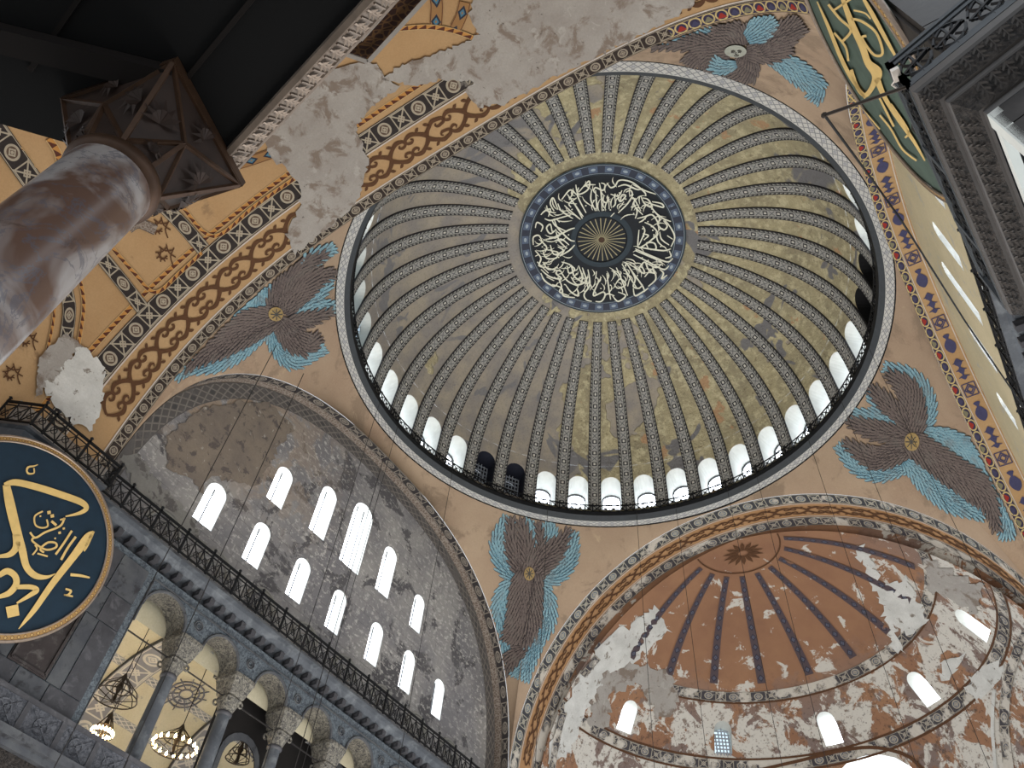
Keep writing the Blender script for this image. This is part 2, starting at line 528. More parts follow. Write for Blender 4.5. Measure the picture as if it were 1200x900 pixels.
def cdt_surf(name, S, U, V, mat, holes=(), outer=None, uvf=None, parent=None, smooth=True):
    """surface S(u,v) over a grid with polygonal holes cut clean out of it"""
    pts, edges = [], []
    for lp in list(holes) + ([outer] if outer else []):
        k = len(pts); pts += [Vector(p) for p in lp]
        edges += [(k + i, k + (i + 1) % len(lp)) for i in range(len(lp))]
    du = (U[1] - U[0]) * .25
    bb = [(min(p[0] for p in h), max(p[0] for p in h), min(p[1] for p in h), max(p[1] for p in h)) for h in holes]
    for u in U:
        for v in V:
            if any(b[0] - 1e-9 <= u <= b[1] + 1e-9 and b[2] - 1e-9 <= v <= b[3] + 1e-9 and inpoly(u, v, h) for h, b in zip(holes, bb)): continue
            if outer and not inpoly(u, v, outer): continue
            pts.append(Vector((u, v)))
    vs, _, fs, *_ = delaunay_2d_cdt(pts, edges, [], 0, 1e-6)
    keep = []
    for f in fs:
        cx = sum(vs[i].x for i in f) / len(f); cy = sum(vs[i].y for i in f) / len(f)
        if any(b[0] <= cx <= b[1] and b[2] <= cy <= b[3] and inpoly(cx, cy, h) for h, b in zip(holes, bb)): continue
        if outer and not inpoly(cx, cy, outer): continue
        keep.append(tuple(f))
    me = bpy.data.meshes.new(name)
    me.from_pydata([tuple(S(p.x, p.y)) for p in vs], [], keep)
    uvl = me.uv_layers.new(name='UVMap'); uvf = uvf or (lambda u, v: (u, v))
    uv = [uvf(vs[me.loops[i].vertex_index].x, vs[me.loops[i].vertex_index].y) for i in range(len(me.loops))]
    uvl.data.foreach_set('uv', np.array(uv, dtype=np.float32).ravel())
    me.update()
    return link(name, me, mat, parent, smooth)


def grid_surf(name, S, U, V, mat, uvf=None, parent=None, smooth=True):
    nu, nv = len(U), len(V)
    vs = [tuple(S(u, v)) for u in U for v in V]
    fs, uv = [], []
    uvf = uvf or (lambda u, v: (u, v))
    for i in range(nu - 1):
        for j in range(nv - 1):
            fs.append((i * nv + j, (i + 1) * nv + j, (i + 1) * nv + j + 1, i * nv + j + 1))
            uv += [uvf(U[i], V[j]), uvf(U[i + 1], V[j]), uvf(U[i + 1], V[j + 1]), uvf(U[i], V[j + 1])]
    me = bpy.data.meshes.new(name); me.from_pydata(vs, [], fs)
    uvl = me.uv_layers.new(name='UVMap'); uvl.data.foreach_set('uv', np.array(uv, dtype=np.float32).ravel())
    me.update()
    return link(name, me, mat, parent, smooth)


def strip(name, A, B, mat, parent=None, rows=1, mid=None, uoff=0):
    """band between two polylines of equal length, u = metres along"""
    mb = MB(); L = uoff
    for i in range(len(A) - 1):
        a0, a1, b0, b1 = Vector(A[i]), Vector(A[i + 1]), Vector(B[i]), Vector(B[i + 1])
        d = ((a1 - a0).length + (b1 - b0).length) / 2
        mb.face([a0, a1, b1, b0], [(L, 0), (L + d, 0), (L + d, 1), (L, 1)])
        L += d
    me_o = mb.build(name, mat, parent)
    return me_o


def lsp(a, b, n): return [a + (b - a) * i / (n - 1) for i in range(n)]


def arch_loop(c, w, z0, z1, n=9):
    """arched opening outline: centre, width, sill, crown"""
    r = w / 2; zs = z1 - r
    return [(c + r, z0), (c + r, zs)] + [(c + r * math.cos(PI * i / (n + 1)), zs + r * math.sin(PI * i / (n + 1))) for i in range(1, n + 1)] + [(c - r, zs), (c - r, z0)]


# pixel ray tools: where the sight line of a photograph pixel meets a real surface
def ray(x, y): return (RC.transposed() @ Vector(((x - 600) / FPX, (y - 450) / FPX, 1))).normalized()


def hit(x, y, ax, v):
    d = ray(x, y); return CAM + d * ((v - CAM[ax]) / d[ax])


def plane_proj(P0, N):
    P0, N = Vector(P0), Vector(N).normalized()
    def f(x, y):
        d = ray(x, y); return CAM + d * ((P0 - CAM).dot(N) / d.dot(N)), (N if N.dot(d) < 0 else -N)
    return f


def bvh_of(objs):
    vs, fs = [], []
    for o in objs:
        k = len(vs); vs += [v.co.copy() for v in o.data.vertices]; fs += [tuple(k + i for i in p.vertices) for p in o.data.polygons]
    return BVHTree.FromPolygons(vs, fs)


def bvh_proj(tree):
    def f(x, y):
        d = ray(x, y); P, N, _, _ = tree.ray_cast(CAM, d)
        if P is None: return None, None
        return P, (N if N.dot(d) < 0 else -N)
    return f


def catmull(pts, n=5):
    if len(pts) < 3: return [tuple(p) for p in pts]
    P = [pts[0]] + list(pts) + [pts[-1]]; out = []
    for i in range(1, len(P) - 2):
        for k in range(n):
            t = k / n
            out.append(tuple(.5 * (2 * P[i][j] + (P[i + 1][j] - P[i - 1][j]) * t + (2 * P[i - 1][j] - 5 * P[i][j] + 4 * P[i + 1][j] - P[i + 2][j]) * t * t + (-P[i - 1][j] + 3 * P[i][j] - 3 * P[i + 1][j] + P[i + 2][j]) * t ** 3) for j in range(len(P[0]))))
    out.append(tuple(pts[-1])); return out


def stroke(mb, proj, pts, w, lift=.03, n=5, mi=0, cut=.75):
    """a brush stroke lying on a surface; pts (x, y[, w])"""
    pts = [tuple(p) if len(p) == 3 else (p[0], p[1], w) for p in pts]
    P = catmull(pts, n); prev = None; L = 0
    for i, p in enumerate(P):
        a, b = P[max(i - 1, 0)], P[min(i + 1, len(P) - 1)]
        dx, dy = b[0] - a[0], b[1] - a[1]; l = math.hypot(dx, dy) or 1
        nx, ny = -dy / l, dx / l
        A, NA = proj(p[0] + nx * p[2] / 2, p[1] + ny * p[2] / 2); B, NB = proj(p[0] - nx * p[2] / 2, p[1] - ny * p[2] / 2)
        if A is None or B is None: prev = None; continue
        A = A + NA * lift; B = B + NB * lift
        if prev:
            l2 = ((A + B) / 2 - (prev[0] + prev[1]) / 2).length
            if l2 < 6:
                mb.face([prev[0], A, B, prev[1]], [(L, 0), (L + l2, 0), (L + l2, 1), (L, 1)], mi)
            L += l2
        prev = (A, B)


def patch(name, proj, poly, mat, lift=.04, jit=3, step=9, parent=None, seed=1):
    """an irregular area of bare plaster lying on a surface"""
    rnd = random.Random(seed); out = []
    n = len(poly)
    for i in range(n):
        a, b = poly[i], poly[(i + 1) % n]; l = math.hypot(b[0] - a[0], b[1] - a[1]); k = max(1, int(l / 4))
        for j in range(k):
            t = j / k
            out.append((a[0] + (b[0] - a[0]) * t + rnd.uniform(-jit, jit), a[1] + (b[1] - a[1]) * t + rnd.uniform(-jit, jit)))
    pts = [Vector(p) for p in out]; edges = [(i, (i + 1) % len(out)) for i in range(len(out))]
    x0, x1 = min(p[0] for p in out), max(p[0] for p in out); y0, y1 = min(p[1] for p in out), max(p[1] for p in out)
    x = x0
    while x < x1:
        y = y0
        while y < y1:
            if inpoly(x, y, out): pts.append(Vector((x, y)))
            y += step
        x += step
    vs, _, fs, *_ = delaunay_2d_cdt(pts, edges, [], 0, 1e-5)
    co = []
    for v in vs:
        P, N = proj(v.x, v.y); co.append(None if P is None else P + N * lift)
    keep = []
    for f in fs:
        if any(co[i] is None for i in f): continue
        cx = sum(vs[i].x for i in f) / 3; cy = sum(vs[i].y for i in f) / 3
        if not inpoly(cx, cy, out): continue
        if max((co[f[i]] - co[f[i - 1]]).length for i in range(3)) > 12: continue
        keep.append(tuple(f))
    mb = MB()
    for f in keep: mb.face([co[i] for i in f])
    return mb.build(name, mat, parent)


# ------------------------------------------------------------------ measured building
AL, AE, AW, AR = 16.62, 17.0, 15.39, 16.53        # distances of the four arch faces
ZC = 25.07
ARCH = {'L': (0, -AL, -AW, AE, 15.04, 2.468), 'E': (1, AE, -AL, AR, 16.97, 2.047),
        'W': (1, -AW, -AL, AR, 14.81, 2.853), 'R': (0, AR, -AW, AE, 15.9, 1.725)}
RR, RZ = 16.86, 42.13


def arch_pt(k, t, off=0, dr=0):
    """t 0..pi over the arch; off = depth away from the dome, dr = inset"""
    ax, v, lo, hi, h, n = ARCH[k]
    b = (hi - lo) / 2 - dr; c = (hi + lo) / 2; h = h - dr
    co, si = math.cos(t), math.sin(t)
    u = c + b * math.copysign(abs(co) ** (2 / n), co); z = ZC + h * max(si, 0) ** (2 / n)
    s = v + math.copysign(off, v)
    return Vector((s, u, z)) if ax == 0 else Vector((u, s, z))


def arch_z(k, u):
    ax, v, lo, hi, h, n = ARCH[k]; b = (hi - lo) / 2; c = (hi + lo) / 2
    q = min(abs(u - c) / b, 1)
    return ZC + h * (1 - q ** n) ** (1 / n)


def T(n, a=0, b=PI): return [a + (b - a) * i / n for i in range(n + 1)]


# ---- pendentives
def pend_low(th):
    c, s = math.cos(th), math.sin(th); best = None
    for k, (ax, v, lo, hi, h, n) in ARCH.items():
        d = c if ax == 0 else s
        if d * v <= 1e-9: continue
        t = v / d
        if best is None or t < best[0]: best = (t, k, (s if ax == 0 else c) * t)
    t, k, u = best
    return t, arch_z(k, u)


def prof_r(z):
    g = max(0, min(1, (z - ZC) / (RZ - ZC))); return 23.1 + (RR - 23.1) * g ** 1.8


def pend(th, t):
    """horizontal sections are arcs about the dome axis, eased into each arch edge"""
    r0, z0 = pend_low(th); z = z0 + (RZ - z0) * t
    r = prof_r(z) + (r0 - prof_r(z0)) * (1 - t) ** 3
    return Vector((r * math.cos(th), r * math.sin(th), z))


corners = [math.atan2(y, x) for x, y in ((AR, AE), (-AL, AE), (-AL, -AW), (AR, -AW))]
PN = ['pendentive between the orange semidome and the near side arch', 'pendentive between windowed grey wall and orange semidome',
      'pendentive between windowed grey wall and ochre west vault', 'pendentive beside the green roundel with uncovered angel face']
pends = []
for i, cth in enumerate(corners):
    a0 = [0, PI / 2, PI, -PI / 2][i]
    a0, a1 = [(0, PI / 2), (PI / 2, PI), (-PI, -PI / 2), (-PI / 2, 0)][i]
    U = sorted(set([round(x, 9) for x in lsp(a0, a1, 221)] + [round(cth + sg * e, 9) for sg in (-1, 1) for e in (0, .0004, .001, .0025, .005, .009, .014)]))
    o = grid_surf('pendentive', pend, U, lsp(0, 1, 17), 'tan')
    struct(o, 'curved tan ' + PN[i], 'pendentive'); pends.append(o)
PROJ_P = bvh_proj(bvh_of(pends))

# ---- dome
DR0, DZ0, DZ1, DN = 16.25, 42.95, 55.86, 2.45


def dome_r(z):
    v = max(0, min(1, (z - DZ0) / (DZ1 - DZ0)))
    return DR0 * (1 - v ** DN) ** (1 / DN)


def dome_pt(th, s, out=0):
    """s 0..1 from springing to crown"""
    a = s * PI / 2
    r = DR0 * math.cos(a) ** (2 / DN); z = DZ0 + (DZ1 - DZ0) * math.sin(a) ** (2 / DN)
    return Vector(((r + out) * math.cos(th), (r + out) * math.sin(th), z))


def s_of_z(z): return math.asin(((z - DZ0) / (DZ1 - DZ0)) ** (DN / 2)) / (PI / 2)


# windows are cut in (theta, z) space up to z 47.6, the cap is a plain grid above
ZT = 47.4
NW = 40
WIN0 = math.radians(-135.6)
WTH = [WIN0 - math.radians(9) * k for k in range(NW)]


def wall_pt(th, z, out=0):
    r = dome_r(z) + out
    return Vector((r * math.cos(th), r * math.sin(th), z))


WW = 1.52 / 16.0
holes = []
for th in WTH:
    tt = th % (2 * PI)
    lp = arch_loop(0, 1.52, 43.25, 46.45)
    holes.append([(tt + y / 16.0, z) for y, z in lp])
U = sorted(set([round(x, 9) for x in lsp(0, 2 * PI, 161)]))
# shift the seam so that no window straddles it
seam = (WTH[0] + math.radians(4.5)) % math.radians(9)
U = [seam + x for x in lsp(0, 2 * PI, 161)]
holes = [[((u - seam) % (2 * PI) + seam, z) for u, z in h] for h in holes]
drum = cdt_surf('dome_drum_wall', wall_pt, U, lsp(DZ0, ZT, 7), 'dome', holes)
cap = grid_surf('ceiling', lambda th, s: dome_pt(th, 1 - (1 - s) ** 1.4 * (1 - s_of_z(ZT))), U[::2], lsp(0, 1, 40), 'dome')
struct(cap, 'worn gold mosaic shell of the great central dome', 'dome')
drum.parent = cap
PROJ_D = bvh_proj(bvh_of([cap, drum]))

# ribs: one mesh, forty turned copies
rb = MB(); prev = None; L = 0
S_END = math.acos((7.1 / DR0) ** (DN / 2)) / (PI / 2)
ss = lsp(s_of_z(43.1), S_END, 40)
P_ = []
for s in ss:
    a = dome_pt(0, s); e = 1e-3
    t = (dome_pt(0, min(s + e, .9999)) - dome_pt(0, s - e)).normalized(); n = Vector((-t.z, 0, t.x))
    if n.dot(Vector((-1, 0, -.4))) < 0: n = -n
    hw = .24 + .26 * min(1, (a.x / 16)) ** 1.0
    if a.x < 9: hw = .24 + .26 * (a.x / 16)
    P_.append((a, n, hw))
for i in range(len(P_) - 1):
    (a, n, w), (b, m, x) = P_[i], P_[i + 1]
    d = (b - a).length; Y = Vector((0, 1, 0)); H = .14
    q = [a + n * H - Y * w, b + m * H - Y * x, b + m * H + Y * x, a + n * H + Y * w]
    rb.face(q, [(L, 0), (L + d, 0), (L + d, 1), (L, 1)])
    for sg in (-1, 1):
        rb.face([a + n * H + Y * w * sg, b + m * H + Y * x * sg, b - m * .05 + Y * x * sg, a - n * .05 + Y * w * sg], [(L, .99), (L + d, .99), (L + d, 1), (L, 1)])
    L += d
a, n, w = P_[-1]
rb.face([a + n * .14 - Y * w, a + n * .14 + Y * w, a - n * .05 + Y * w, a - n * .05 - Y * w], [(0, .99)] * 4)
rib0 = rb.build('rib', 'rib', cap)
for k, th in enumerate(WTH):
    o = rib0 if k == 0 else rib0.copy()
    if k: COL.objects.link(o)
    o.rotation_euler.z = th + math.radians(4.5)

# dome windows: reveal, pane, lattice; one mesh each, turned copies
DARK = {8: 'blue', 9: 'blue', 22: 'black', 23: 'black'}


def dome_window_meshes():
    lp = arch_loop(0, 1.52, 43.25, 46.45); D = 1.7
    rv = MB()
    def pt(y, z, out): r = dome_r(z) + out; th = y / 16.0; return Vector((r * math.cos(th), r * math.sin(th), z))
    n = len(lp)
    def bpt(y, z): x = dome_r(43.2) + D; return Vector((x, y * 1.0, 43.3 + (z - 43.25) * .90))
    for i in range(n):
        a, b = lp[i], lp[(i + 1) % n]
        rv.face([pt(*a, 0), pt(*b, 0), bpt(*b), bpt(*a)])
    pn = MB(); pn.face([bpt(*p) + Vector((.02, 0, 0)) for p in lp])
    fr = MB(); fr.tube([bpt(*p) - Vector((.12, 0, 0)) for p in lp], .09, 5)
    lt = MB(); x = dome_r(43.2) + D - .06
    for y in (-.38, 0, .38): lt.bar((x, y, 43.3), (x, y, 46.1 if y == 0 else 45.95), .045)
    for j in range(6): lt.bar((x, -.74, 43.6 + j * .42), (x, .74, 43.6 + j * .42), .045)
    return rv, pn, lt, fr


rv, pn, lt, fr = dome_window_meshes()
base = None
ordw = ['first', 'second', 'third', 'fourth', 'fifth', 'sixth', 'seventh', 'eighth', 'ninth', 'tenth', 'eleventh', 'twelfth', 'thirteenth', 'fourteenth', 'fifteenth', 'sixteenth', 'seventeenth', 'eighteenth']
wn = 0
for k, th in enumerate(WTH):
    wn += 1
    kind = DARK.get(k)
    if base is None:
        r = rv.build('window_1', 'reveal'); p = pn.build('pane', 'pane', r); l = lt.build('lattice', 'lead', r); q_ = fr.build('frame', 'lead', r)
        lt2 = MB()
        x = dome_r(43.2) + .9
        for y in lsp(-.64, .64, 6): lt2.bar((x, y, 43.3), (x, y, 46.2 - abs(y) * .5), .07)
        for j in range(7): lt2.bar((x, -.7, 43.5 + j * .4), (x, .7, 43.5 + j * .4), .07)
        base = (r, p, l, q_)
        nl, npn = MB(), MB(); xx = 16.75
        npn.face([(xx + .03, y, z) for y, z in arch_loop(0, 1.52, 43.25, 46.45)])
        for a_ in range(-4, 8):
            for sg_ in (-1, 1):
                for t_ in range(10):
                    y0_, z0_ = -.76 + t_ * .152, 43.25 + a_ * .5 + sg_ * t_ * .152 * 1.2
                    if 43.2 < z0_ < 46.1: nl.bar((xx, y0_, z0_), (xx, y0_ + .152, z0_ + sg_ * .182), .05)
    else:
        r = base[0].copy(); r.name = 'window_%d' % wn; COL.objects.link(r)
        p = base[1].copy(); COL.objects.link(p); p.parent = r
        l = base[2].copy(); COL.objects.link(l); l.parent = r
        q_ = base[3].copy(); COL.objects.link(q_); q_.parent = r
        if k in (1, 2):
            bpy.data.objects.remove(l); bpy.data.objects.remove(p); p = npn.build('pane', 'pane_dim', r); l = nl.build('lattice', 'lattice', r)
    r.rotation_euler.z = th
    if kind:
        p.data = p.data.copy(); p.data.materials.clear()
        p.data.materials.append(MT['blockblue' if kind == 'blue' else 'black'].m)
        r.data = r.data.copy(); r.data.materials.clear(); r.data.materials.append(MT['blockblue' if kind == 'blue' else 'black'].m)
        if kind == 'blue':
            bpy.data.objects.remove(l); l = lt2.build('lattice', 'lattice', r)
    if k < 8: lab = 'lit arched dome window, %s of the eight up the left curve from the dark latticed pair' % ordw[7 - k]
    elif k == 8: lab = 'dark arched dome window with pale lattice, beside the last white one'
    elif k == 9: lab = 'dark arched dome window with pale lattice, the one above the bottom angel'
    elif k < 22: lab = 'white lit arched dome window, %s after the dark latticed pair' % ordw[k - 10]
    elif k == 22: lab = 'black blocked arched dome window, lower of the black pair'
    elif k == 23: lab = 'black blocked arched dome window, upper of the black pair'
    elif k == 24: lab = 'lit dome window just above the two black blocked ones'
    elif k == 25: lab = 'lit dome window second above the black blocked pair, seen edge on'
    else: lab = 'dome window hidden above the near edge of the dome cornice'
    struct(r, lab, 'window', 'dome windows behind the near cornice' if k > 25 else 'windows around the foot of the dome')

for ch in base[1:3]: bpy.data.objects.remove(ch)
npn.build('pane', 'pane_dim', base[0]); nl.build('lattice', 'lattice', base[0])

# cornice ring at the dome foot
def ring_strip(name, r0, z0, r1, z1, mat, parent, n=160):
    A = [(r0 * math.cos(t), r0 * math.sin(t), z0) for t in T(n, 0, 2 * PI)]
    B = [(r1 * math.cos(t), r1 * math.sin(t), z1) for t in T(n, 0, 2 * PI)]
    return strip(name, A, B, mat, parent)


rc = ring_strip('trim_1', 16.86, 42.13, 16.35, 42.16, 'ring_band', None)
struct(rc, 'patterned grey cornice ring at the foot of the dome', 'cornice')
ring_strip('moulding', 16.35, 42.16, 16.08, 42.5, 'iron2', rc)
ring_strip('moulding', 16.08, 42.5, 16.03, 42.8, 'iron', rc)
ring_strip('walkway', 16.03, 42.8, 16.3, 42.96, 'iron2', rc)
ring_strip('moulding', 16.92, 42.05, 16.84, 42.13, 'black', rc)

# iron railing round the dome foot, in 40 bays
rail = empty('dome_railing', (0, 0, 42.8))
tag(rail, 'black iron railing running round the foot of the dome', 'railing')
bay = MB(); R0 = 16.07
for i in range(5):
    a = math.radians(-4.5 + 9 * i / 4)
    p = Vector((R0 * math.cos(a), R0 * math.sin(a), 42.8))
    bay.bar(p, p + Vector((0, 0, .72 if i % 4 else .85)), .05 if i % 4 else .09)
for i in range(4):
    a, b = math.radians(-4.5 + 9 * i / 4), math.radians(-4.5 + 9 * (i + 1) / 4)
    A = Vector((R0 * math.cos(a), R0 * math.sin(a), 0)); B = Vector((R0 * math.cos(b), R0 * math.sin(b), 0))
    for z in (42.86, 43.5): bay.bar(A + Vector((0, 0, z)), B + Vector((0, 0, z)), .06)
    bay.bar(A + Vector((0, 0, 42.86)), B + Vector((0, 0, 43.5)), .04)
    bay.bar(B + Vector((0, 0, 42.86)), A + Vector((0, 0, 43.5)), .04)
    m = (A + B) / 2
    bay.lathe(m + Vector((0, 0, 43.18)), [(.0, -.12), (.1, 0), (.0, .12)], 4)
b0 = bay.build('railing_bay', 'iron'); b0.parent = rail; b0.matrix_parent_inverse = Matrix.Translation((0, 0, -42.8))
for k in range(1, 40):
    o = b0.copy(); COL.objects.link(o); o.rotation_euler.z = math.radians(9 * k)

# ------------------------------------------------------------------ calligraphy roundel at the crown
def rp(r, th, lift=.06):
    # point on the dome near the crown at horizontal radius r
    z = DZ0 + (DZ1 - DZ0) * (1 - (r / DR0) ** DN) ** (1 / DN)
    return Vector((r * math.cos(th), r * math.sin(th), z - .10 - lift))


def annulus(name, r0, r1, mat, parent=None, lift=.06, n=96, rows=3):
    mb = MB()
    for j in range(rows):
        a, b = r0 + (r1 - r0) * j / rows, r0 + (r1 - r0) * (j + 1) / rows
        for i in range(n):
            t, u = 2 * PI * i / n, 2 * PI * (i + 1) / n
            q = [rp(a, t, lift), rp(a, u, lift), rp(b, u, lift), rp(b, t, lift)]
            w = (r0 + r1) / 2
            mb.face(q, [(t * w, j / rows), (u * w, j / rows), (u * w, (j + 1) / rows), (t * w, (j + 1) / rows)])
    return mb.build(name, mat, parent, True)


RD = annulus('calligraphy_roundel', .01, 5.4, 'crown_dark', None, .08, rows=8)
tag(RD, 'dark roundel with white ring of calligraphy at the dome crown', 'roundel')
annulus('border', 5.4, 6.1, 'crown_ring', RD, .10, rows=2)
annulus('fillet', 6.1, 6.22, 'dkring', RD, .11, rows=1)
annulus('fillet', 5.3, 5.4, 'dkring', RD, .12, rows=1)
annulus('inner_ring', 1.9, 2.33, 'dkring', RD, .12, rows=2)
annulus('inner_line', 1.86, 1.92, 'black', RD, .14, rows=1)
rays = MB()
for i in range(28):
    th = 2 * PI * i / 28; d = .045
    rays.face([rp(.22, th - .10, .12), rp(1.75, th - .022, .12), rp(1.82, th, .12), rp(1.75, th + .022, .12), rp(.22, th + .10, .12)])
rays.build('sunburst', 'crown_ray', RD)
annulus('boss', .01, .24, 'gilt_dark', RD, .15, 16, 1)
# lettering strokes measured on a 4.5x enlargement whose corner is pixel (600,180)
CS = """440,180 445,245 448,290|420,175 415,230 440,290|460,140 470,200 475,290|350,165 345,210 390,300|320,240 350,290 370,330|290,200 340,270 375,320
275,260 330,310 360,335|335,150 350,200 400,175 405,130 350,190|430,185 440,165 480,180 490,150 470,140|500,140 520,165 545,155 560,130 590,125 640,140 700,190 705,210
560,160 600,150 660,175 690,170|485,205 480,235 500,245 505,210|510,215 512,280|540,205 545,250 530,270|555,200 570,240 600,210 580,205 570,240|600,190 625,180 635,200 620,210
640,200 610,250 560,300|650,220 645,260 690,310|640,250 660,290 650,330|660,330 700,320 740,310 770,350 775,390|670,350 690,340 710,320|680,210 700,250 740,270 720,230 690,220
700,240 760,260 800,270 790,250 740,240|730,260 760,300 800,330 840,345|790,330 770,360 800,390 820,370 800,340|800,330 840,380 860,430 840,480
670,390 665,480 700,470 740,440 770,410 740,370 700,350|660,480 720,490 800,500 840,490|650,490 740,530 820,560 850,540|640,520 720,560 800,600 830,580|720,490 710,460 750,460 760,490 730,495
780,400 790,440 830,470|760,400 770,450 800,480|690,370 700,400 670,470|830,500 840,530 810,540|650,500 700,520 790,560
600,560 640,620 690,690 700,720|580,570 620,640 660,700|550,590 580,660 610,740|625,600 650,650 640,690 670,700 690,680|680,570 700,620 670,600 700,560 720,600 750,620 740,590
700,640 740,600 760,650 720,690|780,600 800,620 790,650 820,630|640,700 650,740 690,720 720,700|540,680 560,700 600,680 570,650 545,680|560,720 600,740 560,770 530,740
500,620 510,700 520,760|470,640 440,700 430,740 480,720 490,740 470,770 440,770|400,600 410,680 380,730 390,760 420,770|370,590 390,650 400,700|445,610 440,650|350,580 370,640 360,680
300,570 330,600 300,620 290,580|260,560 310,580 330,640 400,680|310,640 340,680 380,670 400,640|250,600 290,660 350,690|280,680 310,720 350,740 340,700|240,640 260,690 250,720 300,740
150,600 200,640 260,650 230,620 250,600|180,590 210,600 260,610|160,560 190,600 240,590|150,620 170,660 220,690 240,670|210,680 260,700 270,740 330,750|180,640 220,660
120,500 150,540 140,580 180,590|160,500 180,540 230,540 240,510 200,500|200,470 220,520 270,500 240,480|250,530 300,500 330,470|110,470 110,430 140,420 160,460|180,440 220,430 300,390 330,380
210,400 200,360 180,380 200,410 230,390|170,330 200,340 240,330 310,310|120,380 130,350 160,370 150,400|150,310 170,290 200,280 190,320|220,330 240,380 300,440 330,450|300,470 260,440 220,450
240,250 260,290 320,330|260,230 300,180 320,190 300,230|220,290 200,250 215,220 240,280|180,260 190,290 230,300|140,440 180,480 170,510|230,400 250,450 290,490
210,340 230,370 290,400|250,350 230,330|130,560 190,620|620,240 640,220 680,290|590,240 570,270|310,270 300,250 340,220|380,160 400,150 440,150|640,150 700,180 760,200|580,180 560,210 520,200
760,300 780,330 770,350|700,560 760,590 790,570|540,300 520,320|620,650 610,690|700,440 720,420 690,410|120,530 140,520|820,420 850,440|340,620 320,650|480,760 500,730 540,740"""
def P5(t): return [(600 + float(a.split(',')[0]) / 4.5, 180 + float(a.split(',')[1]) / 4.5) for a in t.split()]
let = MB()
for line in CS.splitlines():
    for st in line.split('|'):
        q = P5(st)
        n = len(q)
        stroke(let, PROJ_D, [(x, y, 1.75 if 0 < i < n - 1 else 1.1) for i, (x, y) in enumerate(q)], 2, .36, 5)
rnd = random.Random(3)
for i in range(60):
    r, th = rnd.uniform(2.5, 4.7), rnd.uniform(0, 2 * PI); P = rp(r, th, .25)
    let.face([P + Vector((.07 * math.cos(a), .07 * math.sin(a), 0)) for a in (0, PI / 2, PI, 3 * PI / 2)])
for i in range(120):
    r, th = rnd.uniform(2.7, 4.9), rnd.uniform(0, 2 * PI); a = rnd.uniform(-.6, .6); l = rnd.uniform(.25, .6); pv = None
    for t in lsp(-1, 1, 6):
        P = rp(r + l * t * math.cos(a), th + (l * t * math.sin(a) + .18 * t * t) / r, .24); w_ = .035 * (1.1 - abs(t)) + .012
        d_ = Vector((math.cos(th + a + PI / 2) * w_, math.sin(th + a + PI / 2) * w_, 0))
        if pv: let.face([pv[0], P + d_, P - d_, pv[1]])
        pv = (P + d_, P - d_)
let.build('lettering', 'crown_white', RD)

# ------------------------------------------------------------------ great arches: soffits and painted bands
def soffit_band(k, o0, o1, dr, mat, name, parent=None, n=240, t0=0, t1=PI):
    ts = T(n, t0, t1)
    return strip(name, [arch_pt(k, t, o0, dr) for t in ts], [arch_pt(k, t, o1, dr) for t in ts], mat, parent)


E_ = soffit_band('E', -.02, 3.5, 0, 'orange', 'trim_2')
struct(E_, 'orange painted underside of the arch framing the brown semidome', 'arch')
soffit_band('E', .0, .95, .03, 'band_e', 'painted_band', E_)
soffit_band('E', 2.55, 3.5, .03, 'band_e2', 'painted_band', E_)
soffit_band('E', 1.0, 1.06, .03, 'white_line', 'fillet', E_)
soffit_band('E', 2.42, 2.48, .03, 'white_line', 'fillet', E_)
Wd = 4.5
W_ = soffit_band('W', -.02, Wd, 0, 'ochre', 'trim_3')
struct(W_, 'wide ochre underside of west arch with scrolls and bare patches', 'arch')
soffit_band('W', .0, .55, .03, 'band_w1', 'painted_band', W_)
soffit_band('W', .56, .62, .03, 'white_line', 'fillet', W_)
soffit_band('W', 2.35, 3.35, .03, 'band_w2', 'painted_band', W_)
soffit_band('W', 2.27, 2.33, .03, 'white_line', 'fillet', W_)
soffit_band('W', 3.6, 3.85, .03, 'tri', 'triangle_line', W_)
soffit_band('W', -.03, .5, .05, 'hearts', 'heart_band', W_, 40, math.radians(6), math.radians(54))
L_ = soffit_band('L', -.02, 1.25, 0, 'damask', 'trim_4')
struct(L_, 'narrow patterned arch around the grey windowed wall', 'arch')
soffit_band('L', .0, .6, .03, 'band_l', 'painted_band', L_)
R_ = soffit_band('R', -.02, 1.4, 0, 'ochre', 'trim_5')
struct(R_, 'ochre arch underside with blue vases beside near wall', 'arch')
soffit_band('R', .0, .42, .03, 'hearts', 'heart_band', R_)
soffit_band('R', .43, .47, .03, 'white_line', 'fillet', R_)
soffit_band('R', 1.28, 1.33, .04, 'white_line', 'fillet', R_)


def on_arch(k, dr=.04):
    """map (metres along, depth) -> point on the arch soffit"""
    ts = T(400); P = [arch_pt(k, t, 0, dr) for t in ts]; cum = [0]
    for i in range(400): cum.append(cum[-1] + (P[i + 1] - P[i]).length)
    def f(s, off):
        s = max(0, min(cum[-1] - 1e-6, s)); i = int(np.searchsorted(cum, s, 'right')) - 1; i = min(i, 399)
        q = (s - cum[i]) / (cum[i + 1] - cum[i])
        return arch_pt(k, ts[i] + (ts[i + 1] - ts[i]) * q, off, dr)
    return f, cum[-1]


def uvstroke(mb, f, pts, w, n=4):
    P = catmull([tuple(p) if len(p) == 3 else (p[0], p[1], w) for p in pts], n); prev = None
    for i, p in enumerate(P):
        a, b = P[max(i - 1, 0)], P[min(i + 1, len(P) - 1)]; dx, dy = b[0] - a[0], b[1] - a[1]; l = math.hypot(dx, dy) or 1
        A = f(p[0] - dy / l * p[2] / 2, p[1] + dx / l * p[2] / 2); B = f(p[0] + dy / l * p[2] / 2, p[1] - dx / l * p[2] / 2)
        if prev: mb.face([prev[0], A, B, prev[1]])
        prev = (A, B)


